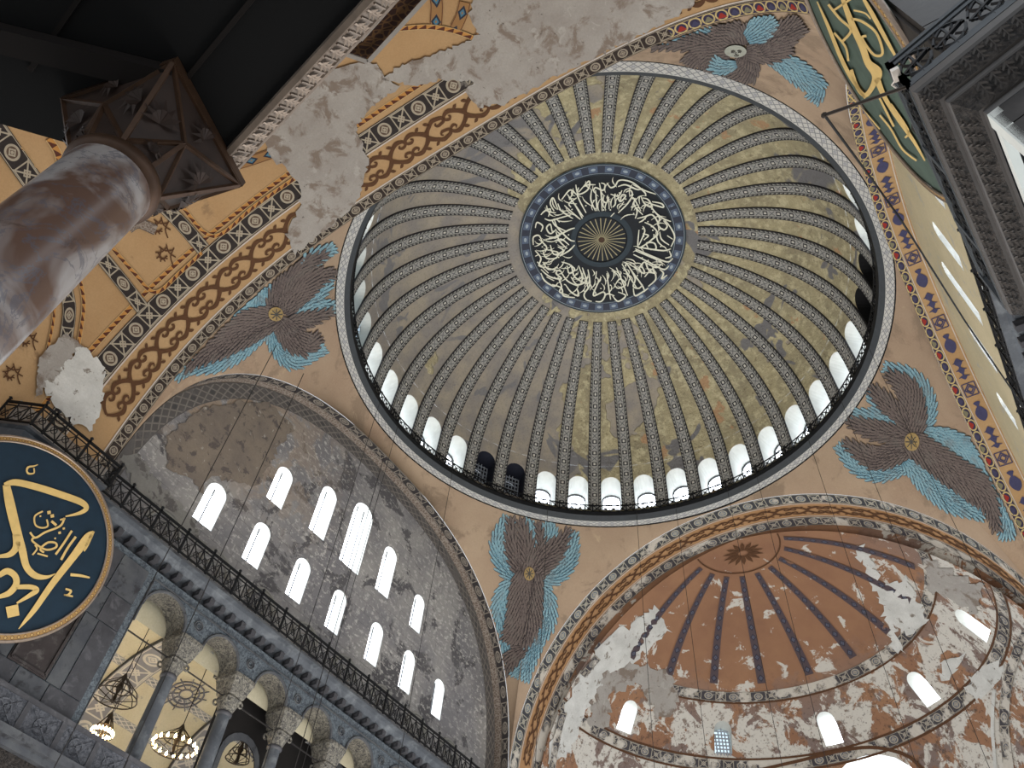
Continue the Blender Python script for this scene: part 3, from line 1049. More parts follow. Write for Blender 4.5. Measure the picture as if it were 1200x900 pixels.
def scrollwork(k, cen, amp, per, s0, s1, w, name, mat, parent):
    f, L = on_arch(k, .05); mb = MB(); s = s0; j = 0
    while s < min(s1, L):
        for sg in (-1, 1):
            e = lambda x, y: (s + x * per, cen + sg * y * amp)
            uvstroke(mb, f, [e(0, .0) + (w,), e(.12, .55) + (w * 1.3,), e(.30, .95) + (w * 1.6,), e(.46, .80) + (w * 1.2,), e(.48, .45) + (w,), e(.38, .30) + (w,), e(.31, .48) + (w * .7,), e(.36, .62) + (w * .5,)], w)
            uvstroke(mb, f, [e(1, .0) + (w,), e(.88, .55) + (w * 1.3,), e(.70, .95) + (w * 1.6,), e(.54, .80) + (w * 1.2,), e(.52, .45) + (w,), e(.62, .30) + (w,), e(.69, .48) + (w * .7,), e(.64, .62) + (w * .5,)], w)
            uvstroke(mb, f, [e(-.12, .75) + (w * .2,), e(-.02, .35) + (w * 1.2,), e(.05, .1) + (w,)], w, 3)
            uvstroke(mb, f, [e(.12, .75) + (w * .2,), e(.02, .35) + (w * 1.2,), e(-.05, .1) + (w,)], w, 3)
            uvstroke(mb, f, [e(.20, .75) + (w * .4,), e(.12, 1.0) + (w * 1.2,), e(.06, 1.1) + (w * .2,)], w, 3)
            uvstroke(mb, f, [e(.80, .75) + (w * .4,), e(.88, 1.0) + (w * 1.2,), e(.94, 1.1) + (w * .2,)], w, 3)
        s += per; j += 1
    return mb.build(name, mat, parent)


scrollwork('W', 1.45, .55, 2.3, 6.5, 50, .13, 'scrollwork', 'scroll', W_)
scrollwork('E', 1.75, .36, 2.3, 2.0, 50, .10, 'scrollwork', 'scroll', E_)
# blue vases and square flowers along the near arch
f, L = on_arch('R', .05); mb = MB(); s = 4.0; j = 0
while s < L - 1:
    c = .87
    if j % 3 == 2:
        for a in (0, 1):
            r = .30 - .12 * a
            q = [(s + r, c), (s, c + r * .9), (s - r, c), (s, c - r * .9), (s + r, c)]
            for i in range(4): uvstroke(mb, f, [q[i], q[i + 1]], .06)
        for i in range(4):
            q = [(s + .36, c + .32), (s - .36, c + .32), (s - .36, c - .32), (s + .36, c - .32)]
            uvstroke(mb, f, [q[i], q[(i + 1) % 4]], .05)
    elif j % 3 == 0:
        uvstroke(mb, f, [(s - .75, c, .06), (s - .6, c, .3), (s - .45, c, .08), (s - .2, c, .34), (s, c, .1), (s + .25, c, .42), (s + .5, c, .05)], .2)
        for q in (-.6, -.2, .25):
            uvstroke(mb, f, [(s + q, c - .28, .03), (s + q + .05, c, .1), (s + q, c + .28, .03)], .1)
    else:
        uvstroke(mb, f, [(s - .5, c, .1), (s - .3, c, .45), (s, c, .56), (s + .25, c, .3), (s + .35, c, .12), (s + .55, c, .35), (s + .62, c, .1)], .2)
    s += 1.35; j += 1
mb.build('vase_motifs', 'scroll_b', R_)

for key, ob, dep, mt in (('E', E_, 3.5, 'orange'), ('W', W_, Wd, 'bare'), ('L', L_, 1.25, 'marble_grey'), ('R', R_, 1.4, 'cream')):
    for t in (0, PI):
        a, b = arch_pt(key, t, -.02), arch_pt(key, t, dep); mb = MB(); dn = Vector((0, 0, -3.2))
        mb.face([a, b, b + dn, a + dn]); mb.build('arch_foot', mt, ob)

# ------------------------------------------------------------------ west semidome
WC0 = Vector(((AR - AL) / 2, -AW - Wd, ZC))
def wsemi(ph, ps):
    P = arch_pt('W', ph, Wd) - WC0
    return WC0 + P * math.cos(ps) ** .9 + Vector((0, -15.3 * math.sin(ps), 0))
ws = grid_surf('ceiling.001', wsemi, T(80), lsp(0, PI / 2 - .001, 30), 'ochre')
mb = MB(); edge = [wsemi(PI, p) for p in lsp(0, PI / 2 - .001, 16)]
for a, b in zip(edge[:-1], edge[1:]): mb.face([a, b, b - Vector((0, 0, 4)), a - Vector((0, 0, 4))])
mb.build('exedra_wall', 'ochre', ws)
struct(ws, 'ochre painted west half dome beyond the wide arch', 'semidome')
PROJ_W = bvh_proj(bvh_of([W_, ws]))


def band_px(name, proj, pts, w, mat, parent, lift=.05, n=6):
    mb = MB(); stroke(mb, proj, pts, w, lift, n); return mb.build(name, mat, parent)


for pts, w, m in (([(117, 300), (143, 332), (166, 362)], 17, 'band_w2'), ([(188, 238), (212, 262), (238, 292)], 17, 'band_w2'),
                  ([(130, 290), (156, 320), (181, 343), (210, 320), (236, 296)], 5, 'tri'),
                  ([(214, 243), (250, 277), (300, 240), (358, 200)], 5, 'tri'),
                  ([(262, 197), (294, 188), (328, 176)], 12, 'loz'), ([(318, 132), (345, 123), (374, 112)], 11, 'loz'), ([(355, 93), (380, 88), (402, 82)], 10, 'loz'),
                  ([(468, 33), (505, 31), (540, 38), (575, 54)], 6, 'tri'),
                  ([(508, -14), (512, 4), (511, 28)], 15, 'loz'), ([(545, 2), (541, 18), (534, 33)], 14, 'loz'), ([(575, 30), (566, 38), (560, 46)], 12, 'loz'),
                  ([(-14, 140), (10, 175), (36, 212)], 26, 'band_w2'), ([(0, 150), (30, 185), (52, 222)], 6, 'tri'), ([(74, 330), (80, 362), (76, 398)], 16, 'band_w2'),
                  ([(92, 325), (97, 360), (90, 408)], 5, 'tri'), ([(60, 330), (62, 370), (52, 420)], 4, 'tri'),
                  ([(56, 162), (66, 178), (70, 196)], 9, 'tri'), ([(150, 268), (162, 262), (182, 270)], 12, 'damask')):
    band_px('painted_band', PROJ_W, pts, w, m, ws, .09)
mb = MB()
for c in ((192, 300), (30, 400), (186, 268), (12, 440)):
    for i in range(9):
        a = i * .7; r = 4 + 1.4 * i
        stroke(mb, PROJ_W, [(c[0] + r * math.cos(a), c[1] + r * math.sin(a)), (c[0] + r * .5 * math.cos(a + .8), c[1] + r * .5 * math.sin(a + .8)), (c[0] + r * math.cos(a + 1.5), c[1] + r * math.sin(a + 1.5))], 1.6, .06, 3)
mb.build('arabesques', 'scroll', ws)
for i, (poly, m, jt) in enumerate((
        ([(308, 158), (335, 125), (372, 88), (405, 75), (440, 72), (452, 92), (470, 100), (432, 128), (418, 150), (425, 165), (432, 190), (420, 235), (392, 262), (345, 296), (335, 275), (352, 240), (350, 215), (338, 198), (318, 185)], 'bare', 2.5),
        ([(450, 90), (478, 72), (505, 66), (540, 50), (562, 40), (550, 18), (556, -12), (830, -12), (800, 14), (760, 36), (690, 70), (650, 90), (590, 121), (560, 125), (545, 108), (556, 95), (520, 92), (480, 100)], 'bare', 2.5),
        ([(60, 440), (95, 405), (120, 430), (118, 470), (105, 508), (85, 497), (60, 470), (45, 455)], 'white_loss', 3),
        ([(45, 420), (72, 392), (95, 405), (60, 445), (38, 470)], 'bare', 2.5))):
    p = patch('plaster_loss', PROJ_W, poly, m, .12, jt, 8, W_, i)

# ------------------------------------------------------------------ east semidome
ESC, ESR = Vector((0, 20.4, 24.5)), 16.4
D2 = math.radians
def sph_az_el(x, y):
    d = ray(x, y); o = CAM - ESC; b = o.dot(d); q = b * b - (o.dot(o) - ESR ** 2)
    P = CAM + d * (-b + math.sqrt(max(q, 0))); v = P - ESC
    return math.atan2(v.y, v.x), math.asin(v.z / ESR)
def esemi_pt(az, el): return ESC + ESR * Vector((math.cos(az) * math.cos(el), math.sin(az) * math.cos(el), math.sin(el))) + Vector((0, 0, .95 * max(0, (el - D2(40)) / D2(50)) ** 1.4))
def W5(az, w, e0, e1):
    lp = arch_loop(0, w, e0, e1); return [(az + a / math.cos(el), el) for a, el in lp]
D2 = math.radians
ew = [W5(D2(a), D2(4.6), D2(30.5), D2(38.6)) for a in (22, 54.5, 88.0, 121.5, 155)]
a0, e0 = sph_az_el(1010, 886)
big = W5(a0, D2(26), D2(8), e0)
es = cdt_surf('ceiling.002', esemi_pt, lsp(-.02, PI + .02, 91), lsp(D2(1), D2(89.9), 50), 'esemi', ew + [big])
struct(es, 'peeling brown half dome with blue ribs and five windows', 'semidome')
PROJ_E = bvh_proj(bvh_of([es]))
def extrude_loop(lp, f, g):
    mb = MB(); n = len(lp)
    for i in range(n): mb.face([f(lp[i]), f(lp[(i + 1) % n]), g(lp[(i + 1) % n]), g(lp[i])])
    return mb
for i, lp in enumerate(ew):
    ca = sum(p[0] for p in lp) / len(lp)
    dirv = Vector((math.cos(ca), math.sin(ca), .0)) * 1.4
    f = lambda p: esemi_pt(*p); g = lambda p: esemi_pt(*p) + dirv
    r = extrude_loop(lp, f, g).build('window_%d' % (41 + i), 'reveal')
    pm = MB(); pm.face([g(p) for p in lp]); pm.build('pane', 'pane_dim' if i == 3 else 'pane', r)
    if i == 3:
        lm = MB(); c = esemi_pt(ca, D2(34)) + dirv * .25; tx = Vector((-math.sin(ca), math.cos(ca), 0))
        for q in lsp(-.5, .5, 5): lm.bar(c + tx * q + Vector((0, 0, -1.1)), c + tx * q + Vector((0, 0, 1.05 - abs(q))), .08)
        for q in lsp(-.9, .8, 7): lm.bar(c + tx * .6 + Vector((0, 0, q)), c - tx * .6 + Vector((0, 0, q)), .08)
        lm.build('lattice', 'lattice', r)
    struct(r, ['lit arched window highest on the right flank of brown half dome', 'lit leaning arched window right of the one at half dome centre',
               'bright arched window in the middle of the brown half dome', 'small dim latticed window in the brown half dome',
               'lit arched window at the left end of brown half dome'][i], 'window')
dv = Vector((math.cos(a0), math.sin(a0), .1)) * 2.0
r = extrude_loop(big, lambda p: esemi_pt(*p), lambda p: esemi_pt(*p) + dv).build('window_46', 'reveal')
pm = MB(); pm.face([esemi_pt(*p) + dv for p in big]); pm.build('pane', 'pane', r)
struct(r, 'wide bright arched opening at the bottom edge below half dome', 'window')
# lip joining the arch to the semidome
strip('lip', [arch_pt('E', t, 3.5) for t in T(90)], [esemi_pt(0 if t < PI / 2 else PI, t if t < PI / 2 else PI - t) + Vector((0, .1, 0)) for t in T(90)], 'esemi', E_)
# bands and ribs painted on the semidome
def el_band(el0, el1, az0, az1, mat, name, parent, lift=.05, n=60):
    f = lambda a, e: ESC + (esemi_pt(a, e) - ESC) * (1 - lift / ESR)
    return strip(name, [f(a, D2(el0)) for a in T(n, D2(az0), D2(az1))], [f(a, D2(el1)) for a in T(n, D2(az0), D2(az1))], mat, parent)
el_band(26.3, 29.0, -2, 182, 'band_e2', 'painted_band', es)
el_band(25.7, 26.2, -2, 182, 'scroll', 'fillet', es)
el_band(29.0, 29.5, -2, 182, 'scroll', 'fillet', es)
el_band(43.5, 46.0, -2, 182, 'band_e2', 'painted_band', es)
el_band(43.0, 43.4, -2, 182, 'scroll', 'fillet', es)
for a in range(9):
    az = D2(9.5 + 19.2 * a + .5); mbr = MB(); pr_ = None; L = 0
    for e in lsp(D2(48), D2(78), 16):
        hw = .16 + .24 * math.cos(e); c = esemi_pt(az, e); c = ESC + (c - ESC) * .996; tx = Vector((-math.sin(az), math.cos(az), 0))
        A, B = c + tx * hw, c - tx * hw
        if pr_:
            d = (A - pr_[0]).length; mbr.face([pr_[0], A, B, pr_[1]], [(L, 0), (L + d, 0), (L + d, 1), (L, 1)]); L += d
        pr_ = (A, B)
    mbr.build('rib', 'erib', es)
el_band(78.9, 79.3, 0, 180, 'scroll', 'crown_ring', es)
mbr = MB()
for i in range(14):
    th = 2 * PI * i / 14
    q = [(.25, -.25), (.7, -.16), (1.05, 0), (.7, .16), (.25, .25)]; pp = []
    for r, a in q:
        x_, y_ = r * math.cos(th + a) * 1.5, 1.35 + r * math.sin(th + a); pp.append(esemi_pt(math.atan2(y_, x_), math.acos(math.hypot(x_, y_) / ESR)) - Vector((0, 0, .08)))
    mbr.face(pp)
mbr.build('crown_flower', 'scroll', es)
for pts, w, m in (([(1184, 905), (1178, 850), (1182, 800), (1198, 752), (1215, 730)], 12, 'band_e2'), ([(1168, 905), (1164, 850), (1166, 808)], 4, 'white_loss'),
                  ([(645, 905), (655, 850), (672, 805), (700, 770)], 8, 'band_e2'), ([(880, 905), (930, 893), (1010, 876), (1060, 884), (1085, 905)], 4, 'scroll')):
    band_px('painted_band', PROJ_E, pts, w, m, es, .09)
for i, (poly, m) in enumerate((([(640, 830), (668, 770), (700, 742), (735, 735), (770, 712), (785, 740), (740, 775), (712, 790), (690, 830), (668, 880), (640, 895), (625, 880)], 'white_loss'),
                               ([(1000, 640), (1012, 636), (1036, 690), (1050, 740), (1062, 765), (1046, 760), (1030, 700)], 'white_loss'),
                               ([(1030, 690), (1060, 676), (1075, 700), (1090, 725), (1070, 742), (1048, 735)], 'white_loss'),
                               ([(1085, 650), (1140, 660), (1155, 690), (1140, 728), (1110, 700), (1085, 690)], 'bare'),
                               ([(1100, 775), (1130, 765), (1120, 790), (1105, 795)], 'white_loss'), ([(1140, 790), (1172, 770), (1178, 790), (1150, 820), (1132, 812)], 'white_loss'),
                               ([(700, 790), (745, 775), (790, 790), (795, 830), (770, 845), (752, 800), (716, 812), (712, 850), (690, 850)], 'bare'))):
    patch('plaster_loss', PROJ_E, poly, m, .06, 4, 9, es, 20 + i)

# ------------------------------------------------------------------ side walls, mirrored left and right
def side(sg, name, mat, ax, yoff=0):
    """tympanum, upper cornice, railing and arcade of one flank; sg -1 left, +1 right"""
    key = 'L' if sg < 0 else 'R'
    XW = sg * (AL + 1.15) if sg < 0 else AR + 1.4
    out = [(p.y, p.z) for p in (arch_pt(key, t) for t in T(60))]
    out = [(out[0][0], 22.6)] + out + [(out[-1][0], 22.6)]
    lows = [(-9.65, 1.25, 27.0, 29.65), (-6.25, 1.15, 27.0, 29.65), (-2.95, 1.15, 27.0, 29.65), (.25, 1.1, 27.0, 29.65), (3.75, 1.1, 27.0, 29.65), (7.0, 1.1, 27.0, 29.65), (10.25, 1.05, 27.0, 29.5)]
    ups = [(-6.3, 1.2, 31.2, 33.9), (-2.85, 1.3, 31.6, 35.3), (.2, 1.75, 31.4, 36.4), (3.35, 1.25, 31.6, 35.2), (6.9, 1.1, 31.2, 33.8)]
    wins = lows + ups
    if sg > 0: wins = [(a, .85, c + .2, d - .1) for a, b, c, d in wins]
    hl = [arch_loop(*w) for w in wins]
    wall = cdt_surf(name, lambda y, z: Vector((XW, y, z)), lsp(-16, 17, 34), lsp(22.6, 41.5, 20), mat, hl, out, smooth=False)
    global wn
    for i, (w, lp) in enumerate(zip(wins, hl)):
        d = sg * .9
        r = extrude_loop(lp, lambda p: Vector((XW, p[0], p[1])), lambda p: Vector((XW + d, p[0], p[1]))).build('window_%d' % ((47 if sg < 0 else 59) + i), 'reveal')
        pm = MB(); pm.face([Vector((XW + d, p[0], p[1])) for p in lp]); pm.build('pane', 'pane', r)
        lm = MB(); xm = XW + d * .45
        if sg > 0:
            for q in range(int((w[3] - w[2]) / .22)): lm.bar((xm, w[0] - .42, w[2] + .1 + q * .22), (xm, w[0] + .42, w[2] + .1 + q * .22), .05)
        if w[1] > 1.5: bars = (-.3, .3)
        else: bars = (0,)
        for b in bars: lm.bar((xm, w[0] + b, w[2]), (xm, w[0] + b, w[3] - .12), .06)
        lm.build('mullion', 'lead', r)
        rowi = i if i < 7 else i - 7
        if sg < 0:
            lab = ('tall white window at the centre of upper row in grey wall' if i == 9 else
                   '%s window from the left in the %s row of the grey wall' % (ordw[rowi], 'lower' if i < 7 else 'upper'))
        else:
            lab = 'thin white sliver of window in the cream wall, %s from roundel, %s row' % (ordw[rowi], 'lower' if i < 7 else 'upper')
        struct(r, lab, 'window', ('windows of the grey wall' if sg < 0 else 'windows of the cream wall'))
    return wall, XW


TL, XL = side(-1, 'wall_left', 'tymp', 0)
struct(TL, 'dark grey worn wall filling the left arch, pierced by twelve windows', 'wall')
TR, XR = side(1, 'wall_right', 'tymp_r', 0)
struct(TR, 'cream plastered wall under the near arch, seen edge on', 'wall')
PROJ_L = bvh_proj(bvh_of([TL]))
# painted border following the arch, and blind niches along the sill
mb = MB()
for i, y in enumerate(lsp(-11.4, 12, 8)):
    for r in (1.0, .82):
        P = [Vector((XL + .05, y + r * math.cos(t), 25.3 + r * math.sin(t))) for t in T(12)]
        mb.tube(P, .08, 5)
    for r in (.48, .3):
        mb.tube([Vector((XL + .04, y + r * math.cos(t), 25.25 + r * math.sin(t))) for t in T(12, 0, 2 * PI)], .035, 5)
mb.build('blind_niches', solid('pale_niche_moulding', (150, 148, 142), .85), TL)
ts = T(90)
def inset(t, d): p = arch_pt('L', t, 1.12, d); return p
strip('painted_border', [inset(t, .05) for t in ts], [inset(t, 1.0) for t in ts], pattern('tympanum_border', 'net', 1.5, ((92, 88, 86), (126, 120, 114), (76, 74, 74)), .42, (104, 100, 98)), TL)
# bare stone area at top left of the wall
patch('plaster_loss', PROJ_L, [(200, 505), (235, 480), (275, 470), (320, 475), (345, 500), (330, 520), (315, 545), (300, 570), (262, 562), (240, 585), (225, 560), (196, 550), (192, 525)], plaster('brown_stone_loss', (140, 128, 114), (120, 110, 102), [((98, 90, 86), 1.6, .58, .03), ((170, 164, 154), 2.0, .64, .02)], bump=.7, scale=.7), .05, 3, 9, TL, 5)
patch('plaster_loss', PROJ_L, [(140, 535), (160, 530), (180, 560), (205, 585), (225, 610), (240, 640), (215, 630), (190, 600), (160, 575)], plaster('pale_stone_loss', (150, 148, 142), (128, 126, 122), [((104, 100, 98), 1.6, .58, .03)], bump=.7, scale=.7), .05, 3, 9, TL, 6)


def cornice(name, path, inner, label, zt=23.45, parent=None):
    """projecting upper cornice: path of (x,y) nave edge points, inner = same pushed to the wall"""
    mb = MB()
    prof = [(0, zt), (0, zt - .12), (.18, zt - .16), (.30, zt - .42), (.42, zt - .46), (.62, zt - .5), (.62, zt - .86), (.78, zt - .9), (.80, zt - 1.15)]
    rows = []
    for (x, y), (xi, yi) in zip(path, inner):
        d = Vector((xi - x, yi - y, 0))
        rows.append([Vector((x, y, 0)) + d * q + Vector((0, 0, z)) for q, z in prof])
    for i in range(len(rows) - 1):
        for j in range(len(prof) - 1):
            mb.face([rows[i][j], rows[i + 1][j], rows[i + 1][j + 1], rows[i][j + 1]], mi=1 if j == 0 else 0)
        mb.face([rows[i][0], rows[i + 1][0], Vector((*inner[i + 1], zt + .02)), Vector((*inner[i], zt + .02))])
    o = mb.build(name, ['marble_grey', 'marble_slab_b'])
    struct(o, label, 'cornice')
    return o


def dentils(a, b, n, z, parent, sx):
    mb = MB(); a, b = Vector((*a, z)), Vector((*b, z)); d = (b - a); ax = d.normalized(); sd = Vector((-ax.y, ax.x, 0))
    me = None
    for i in range(n):
        c = a + d * ((i + .5) / n)
        if me is None:
            mb.box((0, 0, 0), (.13, .22, .14), (ax, sd, Vector((0, 0, 1)))); o = mb.build('bracket', 'marble_slab', parent); me = o.data
        else:
            o = bpy.data.objects.new('bracket', me); COL.objects.link(o); o.parent = parent
        o.location = c


def iron_rail(name, pts, z0, h, label, step=.55, mat='iron'):
    root = empty(name, (pts[0][0], pts[0][1], z0)); tag(root, label, 'railing')
    fr, pt, dc = MB(), MB(), MB()
    for (a, b) in zip(pts[:-1], pts[1:]):
        A, B = Vector((*a, z0)), Vector((*b, z0)); n = max(1, round((B - A).length / step)); Z = Vector((0, 0, 1))
        fr.bar(A + Z * h, B + Z * h, .09); fr.bar(A + Z * .1, B + Z * .1, .07); fr.bar(A + Z * (h - .2), B + Z * (h - .2), .04)
        for i in range(n + 1):
            p = A + (B - A) * i / n
            pt.bar(p, p + Z * (h + (.14 if i % 3 == 0 else 0)), .09 if i % 3 == 0 else .045)
            if i % 3 == 0: pt.lathe(p + Z * (h + .2), [(0, -.1), (.09, 0), (0, .1)], 5)
            if i < n:
                q = A + (B - A) * (i + 1) / n
                dc.bar(p + Z * .1, q + Z * (h - .2), .035); dc.bar(q + Z * .1, p + Z * (h - .2), .035)
                m = (p + q) / 2 + Z * (h * .42)
                ax = (B - A).normalized()
                dc.tube([m + ax * .13 * math.cos(t) + Z * .17 * math.sin(t) for t in T(8, 0, 2 * PI)], .02, 4)
    for m_, nm in ((fr, 'handrail'), (pt, 'posts'), (dc, 'lattice')):
        o = m_.build(nm, mat); under(o, root)
    return root


# left flank
PL = [(-15.95, 17), (-15.95, 10), (-15.95, 0), (-15.95, -8), (-15.95, -15.45), (-15.4, -15.45), (-15.4, -19.35), (-17.0, -20.6), (-19.5, -22.0)]
IL = [(-17.3, 17), (-17.3, 10), (-17.3, 0), (-17.3, -8), (-17.3, -16.2), (-16.4, -16.2), (-16.6, -18.9), (-17.8, -19.9), (-20.3, -21.3)]
cl = cornice('trim_6', PL, IL, 'projecting marble cornice with brackets below the grey windowed wall')
dentils((-16.5, 17), (-16.5, -15.3), 48, 22.82, cl, 1)
iron_rail('iron_railing', [(-15.95, 17), (-15.95, -15.4), (-15.42, -15.4), (-15.42, -19.3), (-17.0, -20.55), (-19.4, -21.9)], 23.47, 1.15, 'black lattice railing on the cornice above the blue roundel')
PRt = [(16.9, 17), (16.9, 5), (16.9, -5), (16.9, -15.2)]
IRt = [(18.1, 17), (18.1, 5), (18.1, -5), (18.1, -15.2)]
cr = cornice('trim_7', PRt, IRt, 'marble cornice with brackets under the cream wall', 23.2)
dentils((17.35, 17), (17.35, -15.2), 48, 22.55, cr, 1)
iron_rail('iron_railing', [(16.9, 17), (16.9, -15.1)], 23.22, 1.1, 'thin iron railing on the cornice under the cream wall')


def arcade(sg, XF, XB, y0, y1, cols, name, label):
    zs = 20.85
    bot = 14.2
    ys = [y0] + cols + [y1]
    lp = [(y0, bot)]
    arcs = []
    for a, b in zip(ys[:-1], ys[1:]):
        ra = (b - a) / 2 - .58; c = (a + b) / 2
        if a == y0: c = (a + b - .58) / 2; ra = (b - .58 - a) / 2
        elif b == y1: c = (a + .58 + b) / 2; ra = (b - a - .58) / 2
        arc = [(c - ra * math.cos(t), zs + ra * math.sin(t)) for t in T(14)]
        arcs.append(arc); lp += arc
    lp += [(y1, bot)]
    wall = cdt_surf(name, lambda y, z: Vector((XF, y, z)), lsp(-15.4, 17, 28), lsp(13.4, 22.5, 8), 'carved_grey', [lp], smooth=False)
    struct(wall, label, 'wall')
    for arc in arcs:
        strip('arch_soffit', [(XF, *p) for p in arc], [(XB, *p) for p in arc], 'carved_arch', wall)
        mb = MB(); mb.tube([(XF - sg * .03, p[0], p[1] + 0) for p in arc], .07, 5); mb.build('arch_moulding', 'marble_slab_b', wall)
    for y in (y0, y1):
        mb = MB(); mb.face([(XF, y, bot), (XB, y, bot), (XB, y, zs), (XF, y, zs)]); mb.build('jamb', 'marble_slab', wall)
    return wall


def gallery_column(x, y, label):
    root = empty('gallery_column', (x, y, 14.4)); tag(root, label, 'column', 'columns of the gallery arcade', 'thing')
    mb = MB(); mb.lathe((x, y, 0), [(.42, 14.4), (.42, 14.55), (.36, 14.65), (.38, 14.75), (.34, 14.85), (.335, 15.5), (.29, 19.15)], 20)
    under(mb.build('shaft', 'marble_grey', smooth=True), root)
    mb = MB(); mb.lathe((x, y, 0), [(.29, 19.1), (.36, 19.16), (.36, 19.26), (.31, 19.3)], 20)
    under(mb.build('necking', 'marble_slab', smooth=True), root)
    def sq(cx, hw, hd, z, n=24, pw=1):
        out = []
        for j in range(n):
            a = 2 * PI * j / n; c, s = math.cos(a), math.sin(a); q = (abs(c) ** pw + abs(s) ** pw) ** (-1 / pw)
            out.append(Vector((cx + c * q * hw, y + s * q * hd, z)))
        return out
    mb = MB()
    rings = [sq(x, .31, .31, 19.28, pw=2), sq(x, .36, .36, 19.4, pw=2), sq(x, .44, .42, 19.65, pw=2.6), sq(x, .50, .46, 19.85, pw=4), sq(x, .42, .40, 19.95, pw=5), sq(x, .5, .46, 20.0, pw=8), sq(x, .66, .62, 20.6, pw=9), sq(x, .7, .66, 20.68, pw=9), sq(x, .7, .66, 20.86, pw=9)]
    mb.loft(rings, caps=True)
    for sg in (-1, 1):
        for dx in (-.42, .42):     # volutes
            mb.tube([Vector((x + dx + .0, y + sg * (.36 + .12 * math.cos(t)), 19.72 + .12 * math.sin(t))) for t in T(10, 0, 2 * PI)], .05, 5)
    under(mb.build('capital', 'carved_arch'), root)
    return root


ysL = [-8.25 + 3.3 * i for i in range(6)]
AWL = arcade(-1, -16.5, -17.7, -11.15, 11.15, ysL, 'wall_left_arcade', 'blue grey carved arcade wall below the left cornice')
AWR = arcade(1, 17.5, 18.7, -11.15, 11.15, ysL, 'wall_right_arcade', 'blue grey arcade wall glimpsed at the right edge')
for i, y in enumerate(ysL):
    gallery_column(-17.05, y, '%s grey marble column of left gallery from blue roundel' % ['first', 'second', 'third', 'fourth', 'fifth', 'sixth'][i])
for i, y in enumerate(ysL):
    gallery_column(18.1, y, '%s grey column of the near gallery, beyond carved balcony' % ['first', 'second', 'third', 'fourth', 'fifth', 'sixth'][i])

# marble revetment left of the first gallery arch, slab by slab
def slab(parent, name, x, y0, y1, z0, z1, mat, t=.06, sg=1, frame=False):
    mb = MB(); g = .025
    mb.box((x + sg * t / 2, (y0 + y1) / 2, (z0 + z1) / 2), (t / 2, (y1 - y0) / 2 - g, (z1 - z0) / 2 - g))
    if frame:
        for a, b in (((y0 + .12, z0 + .12), (y1 - .12, z0 + .12)), ((y0 + .12, z1 - .12), (y1 - .12, z1 - .12)), ((y0 + .12, z0 + .12), (y0 + .12, z1 - .12)), ((y1 - .12, z0 + .12), (y1 - .12, z1 - .12))):
            mb.bar((x + sg * (t + .02), *a), (x + sg * (t + .02), *b), .09)
    return mb.build(name, mat, parent)


mm = ['marble_slab', 'marble_slab_b', 'marble_slab_c']
rows = [(15.2, 16.2), (16.2, 19.2), (19.2, 20.5), (20.5, 22.2)]
yc = [[-15.4, -14.2, -12.9, -11.5], [-15.4, -14.75, -13.1, -12.45, -11.5], [-15.4, -13.9, -12.6, -11.5], [-15.4, -14.1, -12.9, -11.5]]
for j, (z0, z1) in enumerate(rows):
    for i in range(len(yc[j]) - 1):
        slab(AWL, 'marble_slab', -16.5, yc[j][i], yc[j][i + 1], z0, z1, 'marble_slab_c' if (j == 1 and i == 1) else mm[(i + j) % 2], .06, 1, j == 1 and i == 1)
# inlaid rosettes on the spandrels
mb = MB()
for a, b in zip([-11.15] + ysL, ysL + [10.1]):
    pass
for y in ysL:
    for rr in (.22, .12): mb.tube([Vector((-16.46, y + rr * math.cos(t), 21.55 + rr * math.sin(t))) for t in T(10, 0, 2 * PI)], .03, 4)
mb.bar((-16.45, -11.15, 22.1), (-16.45, 17, 22.1), .06); mb.bar((-16.45, -11.15, 20.02), (-16.45, -11.15, 22.1), .05)
mb.build('inlay', 'marble_slab_b', AWL)
# tie rods between the capitals
mb = MB()
mb.bar((-17.05, -11.15, 19.9), (-17.05, 11.15, 19.9), .05)
mb.build('tie_rod', 'wire', AWL)

# gallery parapet
def parapet(x, sg, ya, yb, label):
    root = empty('gallery_parapet', (x, ya, 14.0)); tag(root, label, 'parapet')
    y = ya; k = 0
    while y < yb - .1:
        mb = MB(); mb.box((x, y + .75, 14.65), (.07, .70, .52))
        for q in (-.5, .5): mb.bar((x + .08 * -sg, y + .75 + q, 14.25), (x + .08 * -sg, y + .75 - q, 15.05), .05)
        mb.tube([Vector((x - .09 * sg, y + .75 + .27 * math.cos(t), 14.65 + .27 * math.sin(t))) for t in T(12, 0, 2 * PI)], .035, 4)
        under(mb.build('parapet_slab', 'parapet'), root)
        mb = MB(); mb.box((x, y, 14.7), (.11, .1, .62)); under(mb.build('post', 'marble_slab'), root)
        y += 1.5; k += 1
    mb = MB(); mb.box((x, (ya + yb) / 2, 15.25), (.14, (yb - ya) / 2, .08)); under(mb.build('coping', 'marble_slab'), root)
    mb = MB(); mb.box((x - sg * .12, (ya + yb) / 2, 13.95), (.30, (yb - ya) / 2, .14)); mb.box((x + sg * .02, (ya + yb) / 2, 13.7), (.22, (yb - ya) / 2, .12)); under(mb.build('base_cornice', 'marble_slab_b'), root)
    mb = MB(); mb.box((x + sg * .25, (ya + yb) / 2, 12.6), (.2, (yb - ya) / 2, 1.0)); under(mb.build('frieze', 'carved_dark'), root)
    return root


parapet(-16.2, -1, -19.3, 16, 'grey carved marble parapet along the foot of the left gallery')

